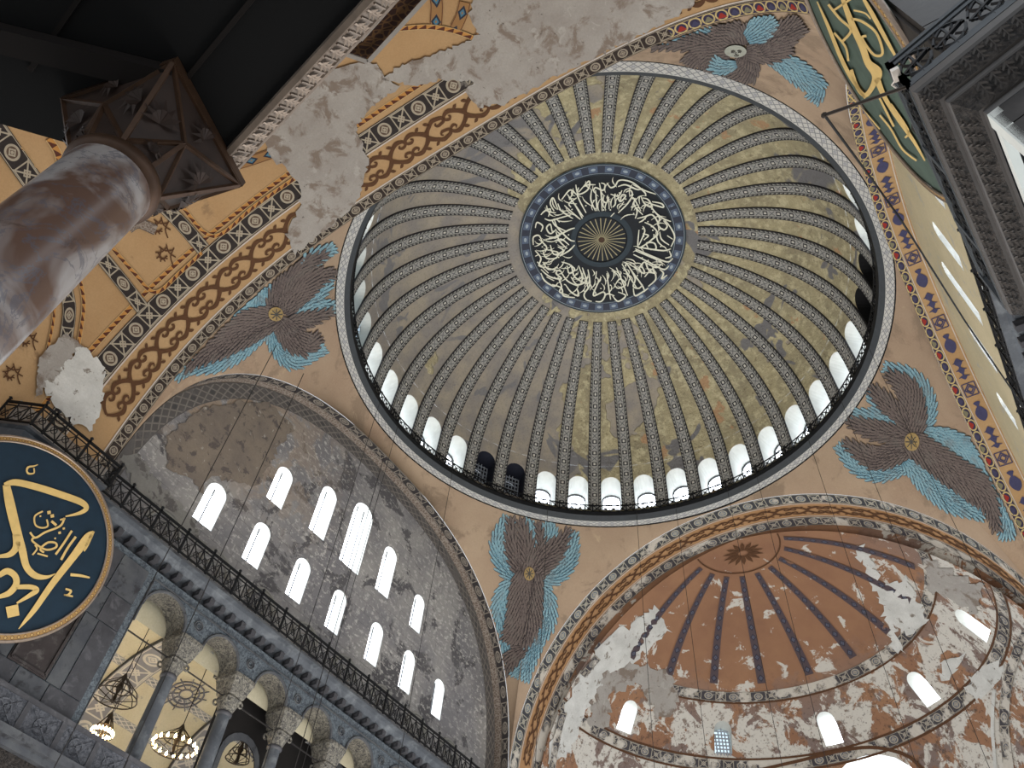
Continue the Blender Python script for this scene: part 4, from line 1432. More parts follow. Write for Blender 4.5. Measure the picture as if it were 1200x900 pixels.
# left pier with the blue roundel
pier = MB()
pier.box((-16.3, -17.45, 18.2), (.75, 1.85, 4.6)); pl = pier.build('wall_left_pier', 'marble_grey')
struct(pl, 'grey marble pier behind the blue calligraphy roundel', 'pier')
for j, (z0, z1) in enumerate([(15.3, 16.6), (16.6, 18.2), (18.2, 20.2), (20.2, 22.3)]):
    for i, (a, b) in enumerate([(-19.25, -18.1), (-18.1, -16.8), (-16.8, -15.65)]):
        slab(pl, 'marble_slab', -15.56, a, b, z0, z1, mm[(i + 2 * j) % 3], .05)

# gallery room behind the left arcade
def gal_pt(a, y): return Vector((-23.2 + 5.5 * math.cos(a), y, 20.9 + 3.9 * math.sin(a)))
gal = grid_surf('ceiling.003', gal_pt, lsp(0, PI, 25), lsp(-16, 17, 12), 'cream_y')
struct(gal, 'pale yellow painted vault of the left gallery', 'vault')
for yc_ in [-11.3, -4.8, 1.6, 8.0]:
    dr = .25
    def gp(a, y, d=.25): return Vector((-23.2 + (5.5 - d) * math.cos(a), y, 20.9 + (3.9 - d) * math.sin(a)))
    o = strip('transverse_arch', [gp(a, yc_ - .8) for a in T(24)], [gp(a, yc_ + .8) for a in T(24)], pattern('gallery_arch_band', 'lattice', 1.2, ((130, 130, 134), (196, 190, 178), (150, 150, 152))), gal)
    for s_ in (-.8, .8): strip('arch_face', [gp(a, yc_ + s_) for a in T(24)], [gp(a, yc_ + s_, 0) for a in T(24)], 'marble_slab_b', gal)
for a_ in (.42, 1.05, 1.6, 2.2, 2.75):
    o = strip('painted_band', [gp(a_ - .05, y, .03) for y in lsp(-16, 17, 30)], [gp(a_ + .05, y, .03) for y in lsp(-16, 17, 30)], pattern('gallery_vault_band', 'net', 1.0, ((150, 150, 150), (206, 200, 188), (120, 122, 128))), gal)
mb = MB()
for a in (.7, 1.4, 2.1):
    for yq in (-13.6, -8.1, -1.6, 4.8):
        for rr in (.35, .7, .95):
            uvs = [gal_pt(a + rr * math.cos(t) / 5.0, yq + rr * math.sin(t)) * 1.0 for t in T(14, 0, 2 * PI)]
            mb.tube([p + (Vector((-23.2, p.y, 20.9)) - p) * .012 for p in uvs], .05, 4)
        for t in T(11, 0, 2 * PI):
            A, B = gal_pt(a + .4 * math.cos(t) / 5, yq + .4 * math.sin(t)), gal_pt(a + 1.2 * math.cos(t + .2) / 5, yq + 1.2 * math.sin(t + .2))
            A, B = [p + (Vector((-23.2, p.y, 20.9)) - p) * .012 for p in (A, B)]
            mb.bar(A, B, .05)
mb.build('ceiling_rosettes', solid('grey_rosette_paint', (120, 120, 128), .9), gal)
bk = MB(); bk.face([(-28.7, -16, 12), (-28.7, 17, 12), (-28.7, 17, 21), (-28.7, -16, 21)])
o = bk.build('wall_gallery_back', 'cream_y'); struct(o, 'yellow outer wall inside the left gallery', 'wall')
bk = MB(); bk.face([(-28.7, -16, 12), (-16.5, -16, 12), (-16.5, -16, 24), (-28.7, -16, 24)])
o = bk.build('wall_gallery_end', 'cream_y'); struct(o, 'yellow end wall inside the left gallery', 'wall')
bk = MB(); bk.box((-22.6, .5, 12.9), (6.2, 17, .12)); o = bk.build('floor_gallery', 'marble_slab'); struct(o, 'marble floor of the left gallery', 'floor')

# dark partition added to blacken the gallery behind the third to fifth arches
h1, h2 = hit(283, 868, 0, -18.3), hit(385, 893, 0, -18.3)
scr = cdt_surf('gallery_dark_panel', lambda y, z: Vector((-18.3, y, z)), lsp(-4.6, 14, 20), lsp(13.2, 24.6, 8), solid('dark_panel', (24, 21, 20), .8, 0, .2, 2), [arch_loop(h1.y + .2, 2.0, 13.4, h1.z), arch_loop(h2.y + .4, 2.0, 13.4, h2.z)], smooth=False)
tag(scr, 'added dark panel with arched openings inside the left gallery', 'screen')
for h_, dy in ((h1, .2), (h2, .4)):
    lp_ = arch_loop(h_.y + dy, 2.0, 13.4, h_.z); lq_ = arch_loop(h_.y + dy, 2.5, 13.4, h_.z + .35); mb = MB()
    for i in range(len(lp_) - 1):
        mb.face([(-18.25, *lp_[i]), (-18.25, *lp_[i + 1]), (-18.25, *lq_[i + 1]), (-18.25, *lq_[i])])
    mb.build('arch_moulding', 'marble_slab_b', scr)

fl = MB(); fl.face([(-45, -60, 0), (45, -60, 0), (45, 60, 0), (-45, 60, 0)])
struct(fl.build('floor', 'foot'), 'pale marble floor of the nave', 'floor')


# chandeliers in the gallery
def chandelier(P, r, label, lit=True, wire=6):
    P = Vector(P); root = empty('chandelier', P); tag(root, label, 'chandelier', 'chandeliers hanging in the left gallery')
    mb = MB()
    for q, z in ((r, 0), (r * .62, .45)):
        mb.tube([P + Vector((q * math.cos(t), q * math.sin(t), z)) for t in T(24, 0, 2 * PI)], .03, 5)
    for k in range(8):
        t = 2 * PI * k / 8
        mb.tube([P + Vector((r * math.cos(t), r * math.sin(t), 0)), P + Vector((r * .85 * math.cos(t), r * .85 * math.sin(t), .35)), P + Vector((.1 * math.cos(t), .1 * math.sin(t), 1.0))], .022, 4)
        mb.tube([P + Vector((r * math.cos(t), r * math.sin(t), 0)), P + Vector((0, 0, -.2))], .02, 4)
    under(mb.build('ring_frame', 'rust'), root)
    mb = MB(); mb.lathe(P, [(0, -.3), (.12, -.2), (.05, .2), (.16, .5), (.06, .8), (.14, 1.0), (.03, 1.2)], 10); under(mb.build('stem', 'rust'), root)
    mb = MB(); mb.bar(P + Vector((0, 0, 1.1)), P + Vector((0, 0, 1.1 + wire)), .03); under(mb.build('chain', 'wire'), root)
    if lit:
        n = 18
        for k in range(n):
            t = 2 * PI * k / n; c = P + Vector((r * math.cos(t), r * math.sin(t), .12))
            if k == 0:
                mb = MB(); mb.lathe((0, 0, 0), [(0, -.07), (.07, 0), (.05, .08), (0, .17)], 8); b = mb.build('bulb', 'flame'); me = b.data
            else:
                b = bpy.data.objects.new('bulb', me); COL.objects.link(b)
            b.parent = root; b.location = c - P
    return root


chandelier(hit(203, 878, 0, -20.5), 1.0, 'glowing ring chandelier between the first two gallery columns')
chandelier(hit(122, 842, 0, -21.5) + Vector((0, 0, 1.0)), 1.0, 'dark iron ring chandelier in the first gallery arch', False)
chandelier(hit(118, 862, 0, -24.5), .5, 'small lit chandelier low in the first gallery arch', True, 5)
chandelier(hit(278, 890, 0, -21.5), .6, 'dark chandelier between the second and third gallery columns', False, 5)
for y in (-10.2, -4, 3):  # added point lights brightening the gallery vault, apart from the chandelier bulbs
    d = bpy.data.lights.new('gallery_fill', 'POINT'); d.energy = 420; d.color = (1, .93, .82); d.shadow_soft_size = .6
    o = bpy.data.objects.new('gallery_fill', d); COL.objects.link(o); o.location = (-22.5, y, 16.6)


# ------------------------------------------------------------------ medallions
def medallion(name, c, az, tilt, R, ground, label, scale=None):
    c = Vector(c); n = Vector((math.cos(az) * math.cos(tilt), math.sin(az) * math.cos(tilt), math.sin(tilt)))
    e1 = Vector((-math.sin(az), math.cos(az), 0)); e2 = n.cross(e1)
    root = empty(name, c); tag(root, label, 'roundel')
    ci = lambda r, t, h: c + e1 * r * math.cos(t) + e2 * r * math.sin(t) + n * h
    N = 96
    mb = MB(); mb.loft([[ci(R * .95, 2 * PI * j / N, -.12) for j in range(N)], [ci(R * .95, 2 * PI * j / N, .0) for j in range(N)]], caps=True)
    under(mb.build('board', ground), root)
    A = [ci(R * .94, t, .06) for t in T(N, 0, 2 * PI)]; B = [ci(R, t, .03) for t in T(N, 0, 2 * PI)]
    under(strip('gilt_rim', A, B, 'gilt_frame'), root)
    mb = MB(); mb.tube([ci(R, t, 0) for t in T(N, 0, 2 * PI)], .06, 6); mb.tube([ci(R * .94, t, .05) for t in T(N, 0, 2 * PI)], .035, 6)
    under(mb.build('rim_bead', 'gilt_wood'), root)
    return root, plane_proj(c, n)


ML, PM = medallion('calligraphy_medallion', (-15.22, -17.386, 19.285), -.026, -.062, 3.745, 'med_blue', 'blue round board with large gold calligraphy at the left edge')
q = lambda s: [(float(a.split(',')[0]) / 3.4615, 500 + float(a.split(',')[1]) / 3.4615) + ((float(a.split(',')[2]) / 3.4615,) if a.count(',') == 2 else ()) for a in s.split()]
mb = MB()
for s_, w in (('14,238,16 60,228,26 150,248,28 250,280,28 325,308,26 347,332,20 320,352,14 262,366,5', 7), ('22,238,30 38,320,40 62,420,38 86,500,32 104,570,28 140,606,26 185,612,14 220,598,3', 9),
              ('62,440,30 62,490,28 36,520,22 -5,528,14', 8), ('-8,606,20 25,588,26 56,606,26 62,640,26 34,676,24 -8,692,16', 7), ('62,652,18 120,652,20 146,664,20 120,684,18 64,718,8', 5),
              ('376,426,4 352,452,34 290,534,30 208,640,26 140,738,22 100,788,14 72,822,3', 8), ('376,426,10 350,478,16 338,508,4', 4), ('282,602,12 322,606,11 360,614,7', 3), ('262,660,8 284,668,9 272,684,8 256,684,6 292,690,7', 2),
              ('104,178,9 112,166,8 134,162,6 150,156,3', 2), ('104,178,8 112,192,8 134,190,6 134,170,6', 2),
              ('170,345 138,365 140,400 165,412 190,405 186,378', 2), ('118,430 140,452 180,430 240,405 258,372', 2.4), ('135,452 128,466 180,500 222,492 222,474 190,472 160,498 175,512', 2.4), ('128,522 146,498 138,482', 2), ('222,520 250,482 288,424', 2.6), ('244,542 272,492 304,448', 2.8), ('148,516 190,528', 2), ('205,385 225,402', 3), ('240,380 262,374', 2)):
    mb = MB(); stroke(mb, PM, q(s_), w, .06, 6); under(mb.build('letter_stroke', 'gold'), ML)
for cx, cy, r in ((47, 750, 28), (195, 350, 8), (208, 364, 8), (238, 432, 6), (255, 415, 5), (160, 365, 4), (220, 455, 4)):
    pts = [(cx - r, cy - r * .6), (cx + r * .8, cy - r), (cx + r, cy + r * .6), (cx - r * .7, cy + r)]
    P4 = [PM(a / 3.4615, 500 + b / 3.4615) for a, b in pts]; mb = MB(); mb.face([p + n_ * .06 for p, n_ in P4]); under(mb.build('letter_dot', 'gold'), ML)

MR, PM2 = medallion('calligraphy_medallion', (15.76, -16.6, 21.9), math.radians(175), math.radians(-5.9), 3.727, 'med_green', 'green round board with gold calligraphy at the upper right')
mb = MB(); q3 = lambda s: [(800 + float(a.split(',')[0]) / 3, float(a.split(',')[1]) / 3) + ((float(a.split(',')[2]) / 3,) if a.count(',') == 2 else ()) for a in s.split()]
for s_, w in (('568,-20,14 600,70,22 640,160,24 660,215,26 690,250,40 680,290,20 650,330,16 620,300,14 600,240,12', 5), ('690,270,24 720,340,16 770,420,14 820,490,12 860,560,5', 5), ('640,-20,10 680,50,16 740,160,12 780,230,4', 4),
              ('480,0,4 520,90,12 560,190,14 600,270,14 650,340,10', 4), ('520,10 560,60 600,100 570,140', 3), ('600,60 640,70 690,110 712,180 680,186 640,130 655,120', 3), ('540,110 580,160 590,210', 2.6), ('540,30 600,-10', 2.6),
              ('700,340 730,400 750,440', 2.6), ('740,360 800,450 790,480', 2.4), ('700,400 740,450 780,520 830,560', 2.2), ('610,30 650,40 670,60', 2), ('590,330 640,380 700,450', 1.6)):
    mb = MB(); stroke(mb, PM2, q3(s_), w, .06, 6); under(mb.build('letter_stroke', 'gold'), MR)


# ------------------------------------------------------------------ six-winged angels
def seraph(label, ox, oy, k, wings, face, facemat='face', seed=1, scale=1.0):
    rnd = random.Random(seed); fc = (ox + face[0] / k, oy + face[1] / k)
    P0, _ = PROJ_P(*fc)
    root = empty('angel_fresco', P0); tag(root, label, 'fresco', 'winged angels on the pendentives')
    lift = .03
    for wi, (col, pts) in enumerate(wings):
        mb = MB(); P = catmull([(ox + a / k, oy + b / k, w / k) for a, b, w in pts], 6)
        # arc length table
        cum = [0]
        for a, b in zip(P[:-1], P[1:]): cum.append(cum[-1] + math.hypot(b[0] - a[0], b[1] - a[1]))
        L = cum[-1]; rows = []
        s = L + 2; fl = (12.0 if col == 'fk' else 10.5) * scale; stp = fl * .40
        row = 0
        while s > -stp * .5:
            sc_ = max(0, min(L - 1e-6, s)); i = max(0, min(len(cum) - 2, int(np.searchsorted(cum, sc_, 'right')) - 1))
            t = (sc_ - cum[i]) / max(1e-6, cum[i + 1] - cum[i]); c = [P[i][j] + (P[i + 1][j] - P[i][j]) * t for j in range(3)]
            dx, dy = P[i + 1][0] - P[i][0], P[i + 1][1] - P[i][1]; l = math.hypot(dx, dy) or 1; dx /= l; dy /= l
            hw = c[2]; fw = 3.3 * scale; n = max(2, int(round(2 * hw / fw)))
            for j in range(n + 1):
                v = (-1 + 2 * (j + (.5 if row % 2 else 0)) / n)
                if v > 1.05: continue
                an = v * .42 + rnd.uniform(-.06, .06)
                ddx, ddy = dx * math.cos(an) - dy * math.sin(an), dx * math.sin(an) + dy * math.cos(an)
                bx, by = c[0] - dy * v * hw * .92, c[1] + dx * v * hw * .92
                ln = fl * rnd.uniform(.9, 1.15); w = fw * .60
                q = []
                for (tt, ww) in ((0, .7), (.45, 1), (.8, .85), (1, .15)):
                    cx, cy = bx + ddx * ln * (tt - .3), by + ddy * ln * (tt - .3)
                    A, NA = PROJ_P(cx - ddy * w * ww, cy + ddx * w * ww); B, NB = PROJ_P(cx + ddy * w * ww, cy - ddx * w * ww)
                    q.append(None if (A is None or B is None) else (A + NA * lift, B + NB * lift, tt))
                for a, b in zip(q[:-1], q[1:]):
                    if a and b and (a[0] - b[0]).length < 1.5: mb.face([a[0], b[0], b[1], a[1]], [(a[2], 0), (b[2], 0), (b[2], 1), (a[2], 1)])
            lift += .0003
            s -= stp; row += 1
        lift += .0015
        o = mb.build('wing', col); under(o, root)
        o['label'] = 'blue feathered wing' if col == 'fb' else 'brown feathered wing'
    mb = MB(); cx, cy, rx, ry = face
    pts = [(ox + (cx + rx * math.cos(t)) / k, oy + (cy + ry * math.sin(t)) / k) for t in T(20, 0, 2 * PI)[:-1]]
    Q = [PROJ_P(*p) for p in pts]; C0, N0 = PROJ_P(*fc); lift += .05
    for i in range(20):
        a, b = Q[i], Q[(i + 1) % 20]
        if a[0] and b[0]: mb.face([C0 + N0 * (lift + .05), a[0] + a[1] * lift, b[0] + b[1] * lift])
    under(mb.build('face', facemat), root)
    mb = MB()
    if facemat == 'face':
        for i in range(8):
            t = i * PI / 4; stroke(mb, PROJ_P, [(fc[0], fc[1]), (fc[0] + .8 * rx / k * math.cos(t), fc[1] + .8 * ry / k * math.sin(t))], 1.1, lift + .06, 2)
    else:
        for e in (((-.35, -.2), (-.15, -.28), (.02, -.18)), ((.2, -.25), (.4, -.3), (.6, -.15)), ((.1, -.1), (.02, .25), (.2, .3)), ((-.1, .5), (.1, .58), (.35, .48)), ((-.35, .0), (-.2, -.06), (-.05, .02)), ((.25, -.02), (.4, -.08), (.52, .02))):
            stroke(mb, PROJ_P, [(fc[0] + a * rx / k, fc[1] + b * ry / k) for a, b in e], 1.0, lift + .06, 3)
    under(mb.build('face_lines', 'facemark'), root)
    return root


seraph('brown and blue six winged angel hanging upright under the dome windows', 560, 590, 4.2857, [
    ('fb', [(200, 360, 30), (130, 460, 42), (112, 560, 40), (130, 680, 38), (150, 790, 10)]), ('fb', [(180, 360, 40), (130, 300, 45), (105, 200, 40), (150, 90, 28)]),
    ('fb', [(300, 400, 30), (345, 480, 40), (348, 600, 36), (290, 700, 36), (215, 860, 44)]), ('fb', [(300, 390, 30), (390, 360, 45), (450, 270, 50), (472, 160, 22)]),
    ('fb', [(290, 240, 20), (280, 170, 30), (245, 100, 22)]), ('fb', [(310, 230, 20), (350, 170, 44), (350, 120, 36)]),
    ('fk', [(240, 350, 45), (215, 300, 52), (180, 210, 40), (165, 95, 12)]), ('fk', [(260, 300, 25), (245, 200, 32), (218, 100, 14)]), ('fk', [(305, 270, 12), (318, 190, 16), (305, 120, 8)]),
    ('fk', [(270, 360, 55), (320, 290, 62), (390, 230, 45), (446, 150, 8)]), ('fk', [(255, 360, 72), (240, 460, 84), (228, 600, 84), (190, 690, 62)]), ('fk', [(240, 730, 10), (190, 760, 36), (140, 830, 20)])],
    (257, 355, 26, 34), seed=1)
seraph('six winged angel at the right beside the band of hearts', 980, 420, 4.0909, [
    ('fb', [(420, 360, 20), (450, 260, 30), (420, 150, 34), (350, 80, 30), (250, 45, 18)]), ('fb', [(320, 290, 20), (230, 240, 32), (155, 150, 22)]), ('fb', [(330, 300, 24), (200, 282, 30), (80, 268, 22)]),
    ('fb', [(340, 520, 24), (210, 560, 28), (100, 520, 30), (25, 430, 20)]), ('fb', [(420, 350, 20), (540, 390, 52), (680, 480, 60), (770, 600, 52), (815, 740, 48), (820, 850, 30)]),
    ('fb', [(340, 500, 24), (440, 600, 44), (560, 690, 46), (700, 740, 30)]),
    ('fk', [(370, 400, 36), (380, 280, 56), (350, 150, 50), (262, 80, 16)]), ('fk', [(330, 300, 22), (250, 220, 38), (170, 140, 14)]), ('fk', [(340, 370, 34), (190, 345, 44), (62, 300, 12)]),
    ('fk', [(350, 420, 44), (200, 480, 52), (62, 412, 12)]), ('fk', [(370, 400, 60), (470, 470, 66), (580, 550, 72), (680, 620, 72), (745, 710, 34), (772, 810, 14)])],
    (372, 398, 36, 44), seed=2)
seraph('large worn angel spreading wings at left beside the ochre arch', 200, 280, 5.295, [
    ('fb', [(600, 540, 40), (440, 660, 70), (280, 760, 60), (110, 790, 46), (40, 845, 26)]), ('fb', [(620, 560, 40), (660, 680, 40), (760, 760, 46), (920, 670, 50)]),
    ('fb', [(740, 520, 20), (870, 400, 36), (1010, 240, 14)]), ('fb', [(740, 520, 20), (860, 430, 50), (990, 420, 26)]), ('fb', [(560, 430, 50), (620, 300, 60), (500, 380, 60), (380, 470, 40)]), ('fb', [(800, 200, 30), (880, 120, 46), (990, 60, 24)]),
    ('fk', [(640, 450, 60), (680, 330, 66), (780, 190, 60), (940, 100, 18)]), ('fk', [(700, 440, 50), (790, 320, 80), (920, 230, 44), (1020, 205, 10)]), ('fk', [(740, 520, 36), (840, 500, 44), (975, 455, 14)]),
    ('fk', [(660, 500, 44), (740, 600, 78), (830, 660, 60), (900, 620, 26)]), ('fk', [(640, 480, 70), (500, 530, 100), (330, 620, 95), (180, 710, 62), (80, 790, 30)])],
    (640, 460, 46, 44), seed=3)
seraph('angel with uncovered pale face above the dome beside green roundel', 760, 0, 5.4545, [
    ('fb', [(520, 260, 40), (380, 230, 50), (230, 230, 40), (100, 260, 14)]), ('fb', [(780, 360, 40), (900, 420, 66), (1000, 490, 70), (1090, 560, 50), (1060, 620, 40)]),
    ('fb', [(460, 420, 50), (440, 520, 50), (390, 600, 44), (330, 590, 30)]),
    ('fk', [(520, 300, 50), (350, 270, 56), (180, 270, 34), (50, 295, 8)]), ('fk', [(500, 330, 50), (380, 350, 90), (310, 430, 100), (380, 530, 60)]),
    ('fk', [(640, 340, 60), (620, 440, 90), (540, 510, 70), (450, 550, 30)]), ('fk', [(640, 330, 50), (780, 320, 70), (900, 300, 26)]), ('fk', [(600, 270, 40), (560, 200, 90), (440, 190, 60)]),
    ('fk', [(740, 300, 70), (860, 220, 80), (960, 150, 60)]), ('fb', [(640, 230, 40), (700, 190, 80), (780, 120, 50)]), ('fb', [(560, 400, 20), (480, 420, 44), (430, 400, 40)])],
    (562, 308, 72, 40), 'palefac', seed=4)

# ------------------------------------------------------------------ near balcony at the right
Cn = Vector((14.71, -20.15, 0)); dY = (Vector((15.06, -15.5, 0)) - Cn).normalized(); dX = (Vector((15.95, -20.5, 0)) - Cn).normalized()
Y_END, X_END = 4.3, 9.0
inn = (dX + dY)


def cor(i, z): return Cn + inn * i + Vector((0, 0, z))
prof = [(0, 12.95), (0, 12.78), (.03, 12.74), (.20, 12.50), (.25, 12.50), (.26, 12.42), (.28, 12.40), (.50, 12.16), (.54, 12.16), (.56, 12.06)]
bal = empty('balcony', (14.71, -20.15, 12.06)); tag(bal, 'dark carved marble balcony corner at the right edge', 'balcony')
cor_mb, carve = MB(), MB()
for (i0, z0), (i1, z1) in zip(prof[:-1], prof[1:]):
    wide = abs(i1 - i0) > .1
    t = carve if wide else cor_mb
    for d_, E in ((dY, Y_END), (dX, X_END)):
        a, b = cor(i0, z0), cor(i1, z1)
        t.face([a, a + d_ * (E - i0), b + d_ * (E - i1), b])
under(cor_mb.build('mouldings', 'bal_mould'), bal); under(carve.build('carved_soffit', 'carved_dark'), bal)
mb = MB(); a = cor(0, 12.95); mb.face([a, a + dY * Y_END, a + dY * Y_END + dX * X_END, a + dX * X_END]); under(mb.build('deck', 'marble_slab'), bal)
mb = MB(); z = 12.06
a = cor(.05, 12.9) + dY * (Y_END - .05); mb.face([a, a + dX * X_END, a + dX * X_END - Vector((0, 0, .9)), a - Vector((0, 0, .9)) + dX * .5]); under(mb.build('end_face', 'carved_dark'), bal)
# acanthus leaves on the two carved zones
lf = MB()
def leaf(p, u, d, n, w, l):
    for sg in (-1, 1):
        for k in range(3):
            b = p + d * (l * k / 3.4); q = b + u * sg * w * (.95 - .2 * k) + d * (l * .30) + n * .03
            lf.face([b - d * l * .03, q - d * l * .06, q + d * l * .05, b + d * l * .14])
    lf.face([p - u * w * .12, p + d * l + n * .045, p + u * w * .12])
for d_, E in ((dY, Y_END), (dX, 3.2)):
    for (ia, za, ib, zb) in ((.03, 12.74, .20, 12.50), (.28, 12.40, .50, 12.16)):
        a, b = cor(ia, za), cor(ib, zb); s = b - a; s = s - d_ * s.dot(d_); L = s.length; sd = s.normalized(); nn = d_.cross(sd).normalized()
        if nn.z > 0: nn = -nn
        k = 0; st = .17; x = ia + .1
        while x < E - .1:
            leaf(a + d_ * (x - ia * 0) + nn * .015 + sd * L * .05, d_, sd, nn, st * .45, L * .9); x += st
under(lf.build('acanthus_leaves', 'acanthus'), bal)
# parapet: top rail, bottom rail, pierced scrolls
pr = MB(); pz = MB(); H0, H1 = 12.98, 14.0
for d_, E in ((dY, Y_END), (dX, X_END)):
    A = cor(.03, 0)
    for z, w in ((H1, .07), (H0 + .02, .07), (H1 - .12, .03), (H0 + .14, .03)): pr.bar(A + Vector((0, 0, z)), A + d_ * E + Vector((0, 0, z)), w, .09)
    x = .25; k = 0
    while x < min(E, 5) - .1:
        c = A + d_ * x + Vector((0, 0, (H0 + H1) / 2)); Zv = Vector((0, 0, 1))
        for sg in (-1, 1):
            pz.tube([c + d_ * (.22 * math.cos(t) * (1 - t / 9)) + Zv * sg * (.04 + .34 * math.sin(t * .8) * (1 - t / 12)) for t in lsp(0, 4.6, 9)], .028, 4)
            pz.tube([c - d_ * (.22 * math.cos(t) * (1 - t / 9)) + Zv * sg * (.04 + .30 * math.sin(t * .7)) for t in lsp(0, 4.2, 8)], .024, 4)
        pz.bar(c - Zv * .4, c + Zv * .4, .03); pz.bar(c - Zv * .1 - d_ * .22, c + Zv * .1 + d_ * .22, .05)
        x += .5; k += 1
    for x in ([0, 1.5, 3.0, 4.25]): pr.bar(A + d_ * x + Vector((0, 0, H0)), A + d_ * x + Vector((0, 0, H1 + .03)), .08)
under(pr.build('rails', 'iron2'), bal); under(pz.build('pierced_scrolls', 'iron'), bal)
# wall under the balcony: dark marble slabs on the west face, lit doorway on the nave face
wb_ = MB(); a = cor(.56, 12.06); bx = cor(.56, 8)
w0 = empty('wall_under_balcony', tuple(bx)); struct(w0, 'dark marble wall under the carved balcony', 'wall')
Zv = Vector((0, 0, 1))
xs = [0, .75, 1.6, 2.6, 3.6]; zs_ = [12.06, 11.55, 10.9, 10.0, 8.5]
for i in range(4):
    for j in range(4):
        p = a + dX * ((xs[i] + xs[i + 1]) / 2) + Zv * ((zs_[j] + zs_[j + 1]) / 2 - 12.06)
        mb = MB(); mb.box(p + dY * .05, ((xs[i + 1] - xs[i]) / 2 - .012, .05, (zs_[j] - zs_[j + 1]) / 2 - .012), (dX, dY, Zv)); o = mb.build('marble_slab', 'slab_dark'); under(o, w0)
mb = MB(); mb.box(a + dY * .10 + dX * .05 - Zv * 1.9, (.06, .10, 1.9), (dX, dY, Zv)); mb.box(a + dY * 2.2 + dX * .08 - Zv * .08, (.06, 2.2, .08), (dX, dY, Zv)); under(mb.build('pale_jamb', 'reveal'), w0)
wd = empty('window_71', tuple(a + dY * .3)); struct(wd, 'pale blue glazed opening below the carved balcony', 'window')
mb = MB(); p = a + dX * .35; mb.face([p + dY * .3 - Zv * .2, p + dY * 4.1 - Zv * .2, p + dY * 4.1 - Zv * 3.5, p + dY * .3 - Zv * 3.5]); under(mb.build('pane', 'pane_dim'), wd)
mb = MB()
for x in (.25, 1.1, 2.0, 2.9, 3.8): mb.bar(a + dX * .3 + dY * x - Zv * .16, a + dX * .3 + dY * x - Zv * 3.5, .05)
for z in (.16, .9, 1.7): mb.bar(a + dX * .3 + dY * .2 - Zv * z, a + dX * .3 + dY * 4.2 - Zv * z, .05)
under(mb.build('glazing_bars', 'lead'), wd)

# marble wall of the near pier above the balcony
np_ = empty('wall_near_pier', (16.0, -19.0, 13)); struct(np_, 'dark marble slab wall above the balcony beside green roundel', 'wall')
for j, (z0, z1) in enumerate(((13.0, 15.2), (15.2, 17.4), (17.4, 19.6), (19.6, 21.8), (21.8, 24.0))):
    for i in range(5):
        mb = MB(); x0 = 16.0 + i * 1.3; mb.box((x0 + .65, -18.9, (z0 + z1) / 2), (.63, .08, (z1 - z0) / 2 - .02)); under(mb.build('marble_slab', 'slab_dark'), np_)
    mb = MB(); mb.box((16.02, -17.0, (z0 + z1) / 2), (.06, 1.8, (z1 - z0) / 2 - .02)); under(mb.build('marble_slab', 'slab_dark'), np_)

# flag pole sticking out of the corner, with its stay cable
A = cor(.0, 13.1)
tip = hit(966, 135, 2, 13.4)
mb = MB(); mb.tube([A + Vector((.05, .05, 0)), tip], .028, 8, True); mb.lathe(tip, [(0, -.05), (.05, 0), (0, .05)], 8)
pole = mb.build('bracket_pole', 'rust'); tag(pole, 'dark metal pole sticking out from the balcony corner', 'pole')
mb = MB(); tube_end = hit(1215, 500, 0, 16.6)
mb.tube([tip, (tip + hit(1060, 262, 0, 15.2)) / 2 * 1.0, hit(1056, 258, 0, 14.6), hit(1130, 375, 0, 15.4), tube_end], .022, 5)
cb = mb.build('stay_cable', 'iron'); tag(cb, 'thick black cable slanting down from the pole tip', 'cable')
# surveillance lamp on the corner
mb = MB(); c = cor(.02, 13.45); mb.box(c + Vector((-.03, -.05, 0)), (.05, .09, .05)); mb.tube([c + Vector((0, 0, .05)), c + Vector((-.1, .12, .12)), c + Vector((-.05, .2, .0))], .018, 5)
o = mb.build('spotlight', 'white_line'); tag(o, 'small pale spotlight clamped to the balcony corner', 'spotlight')

# ------------------------------------------------------------------ dark loge overhead and its marble column
CC = Vector((9.08, -25.43, 0)); r0 = .268
# column foot so placed that its shaft falls on the two measured sight lines
def az_of(x, y): d = ray(x, y); return math.atan2(d.y, d.x)
a1, a2 = az_of(95, 167), az_of(178, 243)
am = (a1 + a2) / 2 if abs(a1 - a2) < PI else (a1 + a2) / 2 + PI
half = abs((a1 - a2 + PI) % (2 * PI) - PI) / 2
dist = r0 / math.sin(half)
CC = Vector((CAM.x + dist * math.cos(am), CAM.y + dist * math.sin(am), 0))
d = ray(190, 212); zn = CAM.z + d.z / math.hypot(d.x, d.y) * (dist - r0)
col = empty('marble_column', (CC.x, CC.y, 0)); tag(col, 'thick veined white marble column leaning in at the left', 'column', None, 'thing')
mb = MB(); mb.lathe((CC.x, CC.y, 0), [(r0 * 1.5, 0), (r0 * 1.5, .2), (r0 * 1.2, .3), (r0 * 1.08, .5), (r0 * 1.04, 2.5), (r0, zn - .05)], 48); under(mb.build('shaft', 'colm', smooth=True), col)
mb = MB(); mb.lathe((CC.x, CC.y, 0), [(r0 * 1.0, zn - .06), (r0 * 1.10, zn - .04), (r0 * 1.13, zn), (r0 * 1.10, zn + .04), (r0 * 1.0, zn + .06)], 48); under(mb.build('neck_ring', 'gilt_dark', smooth=True), col)
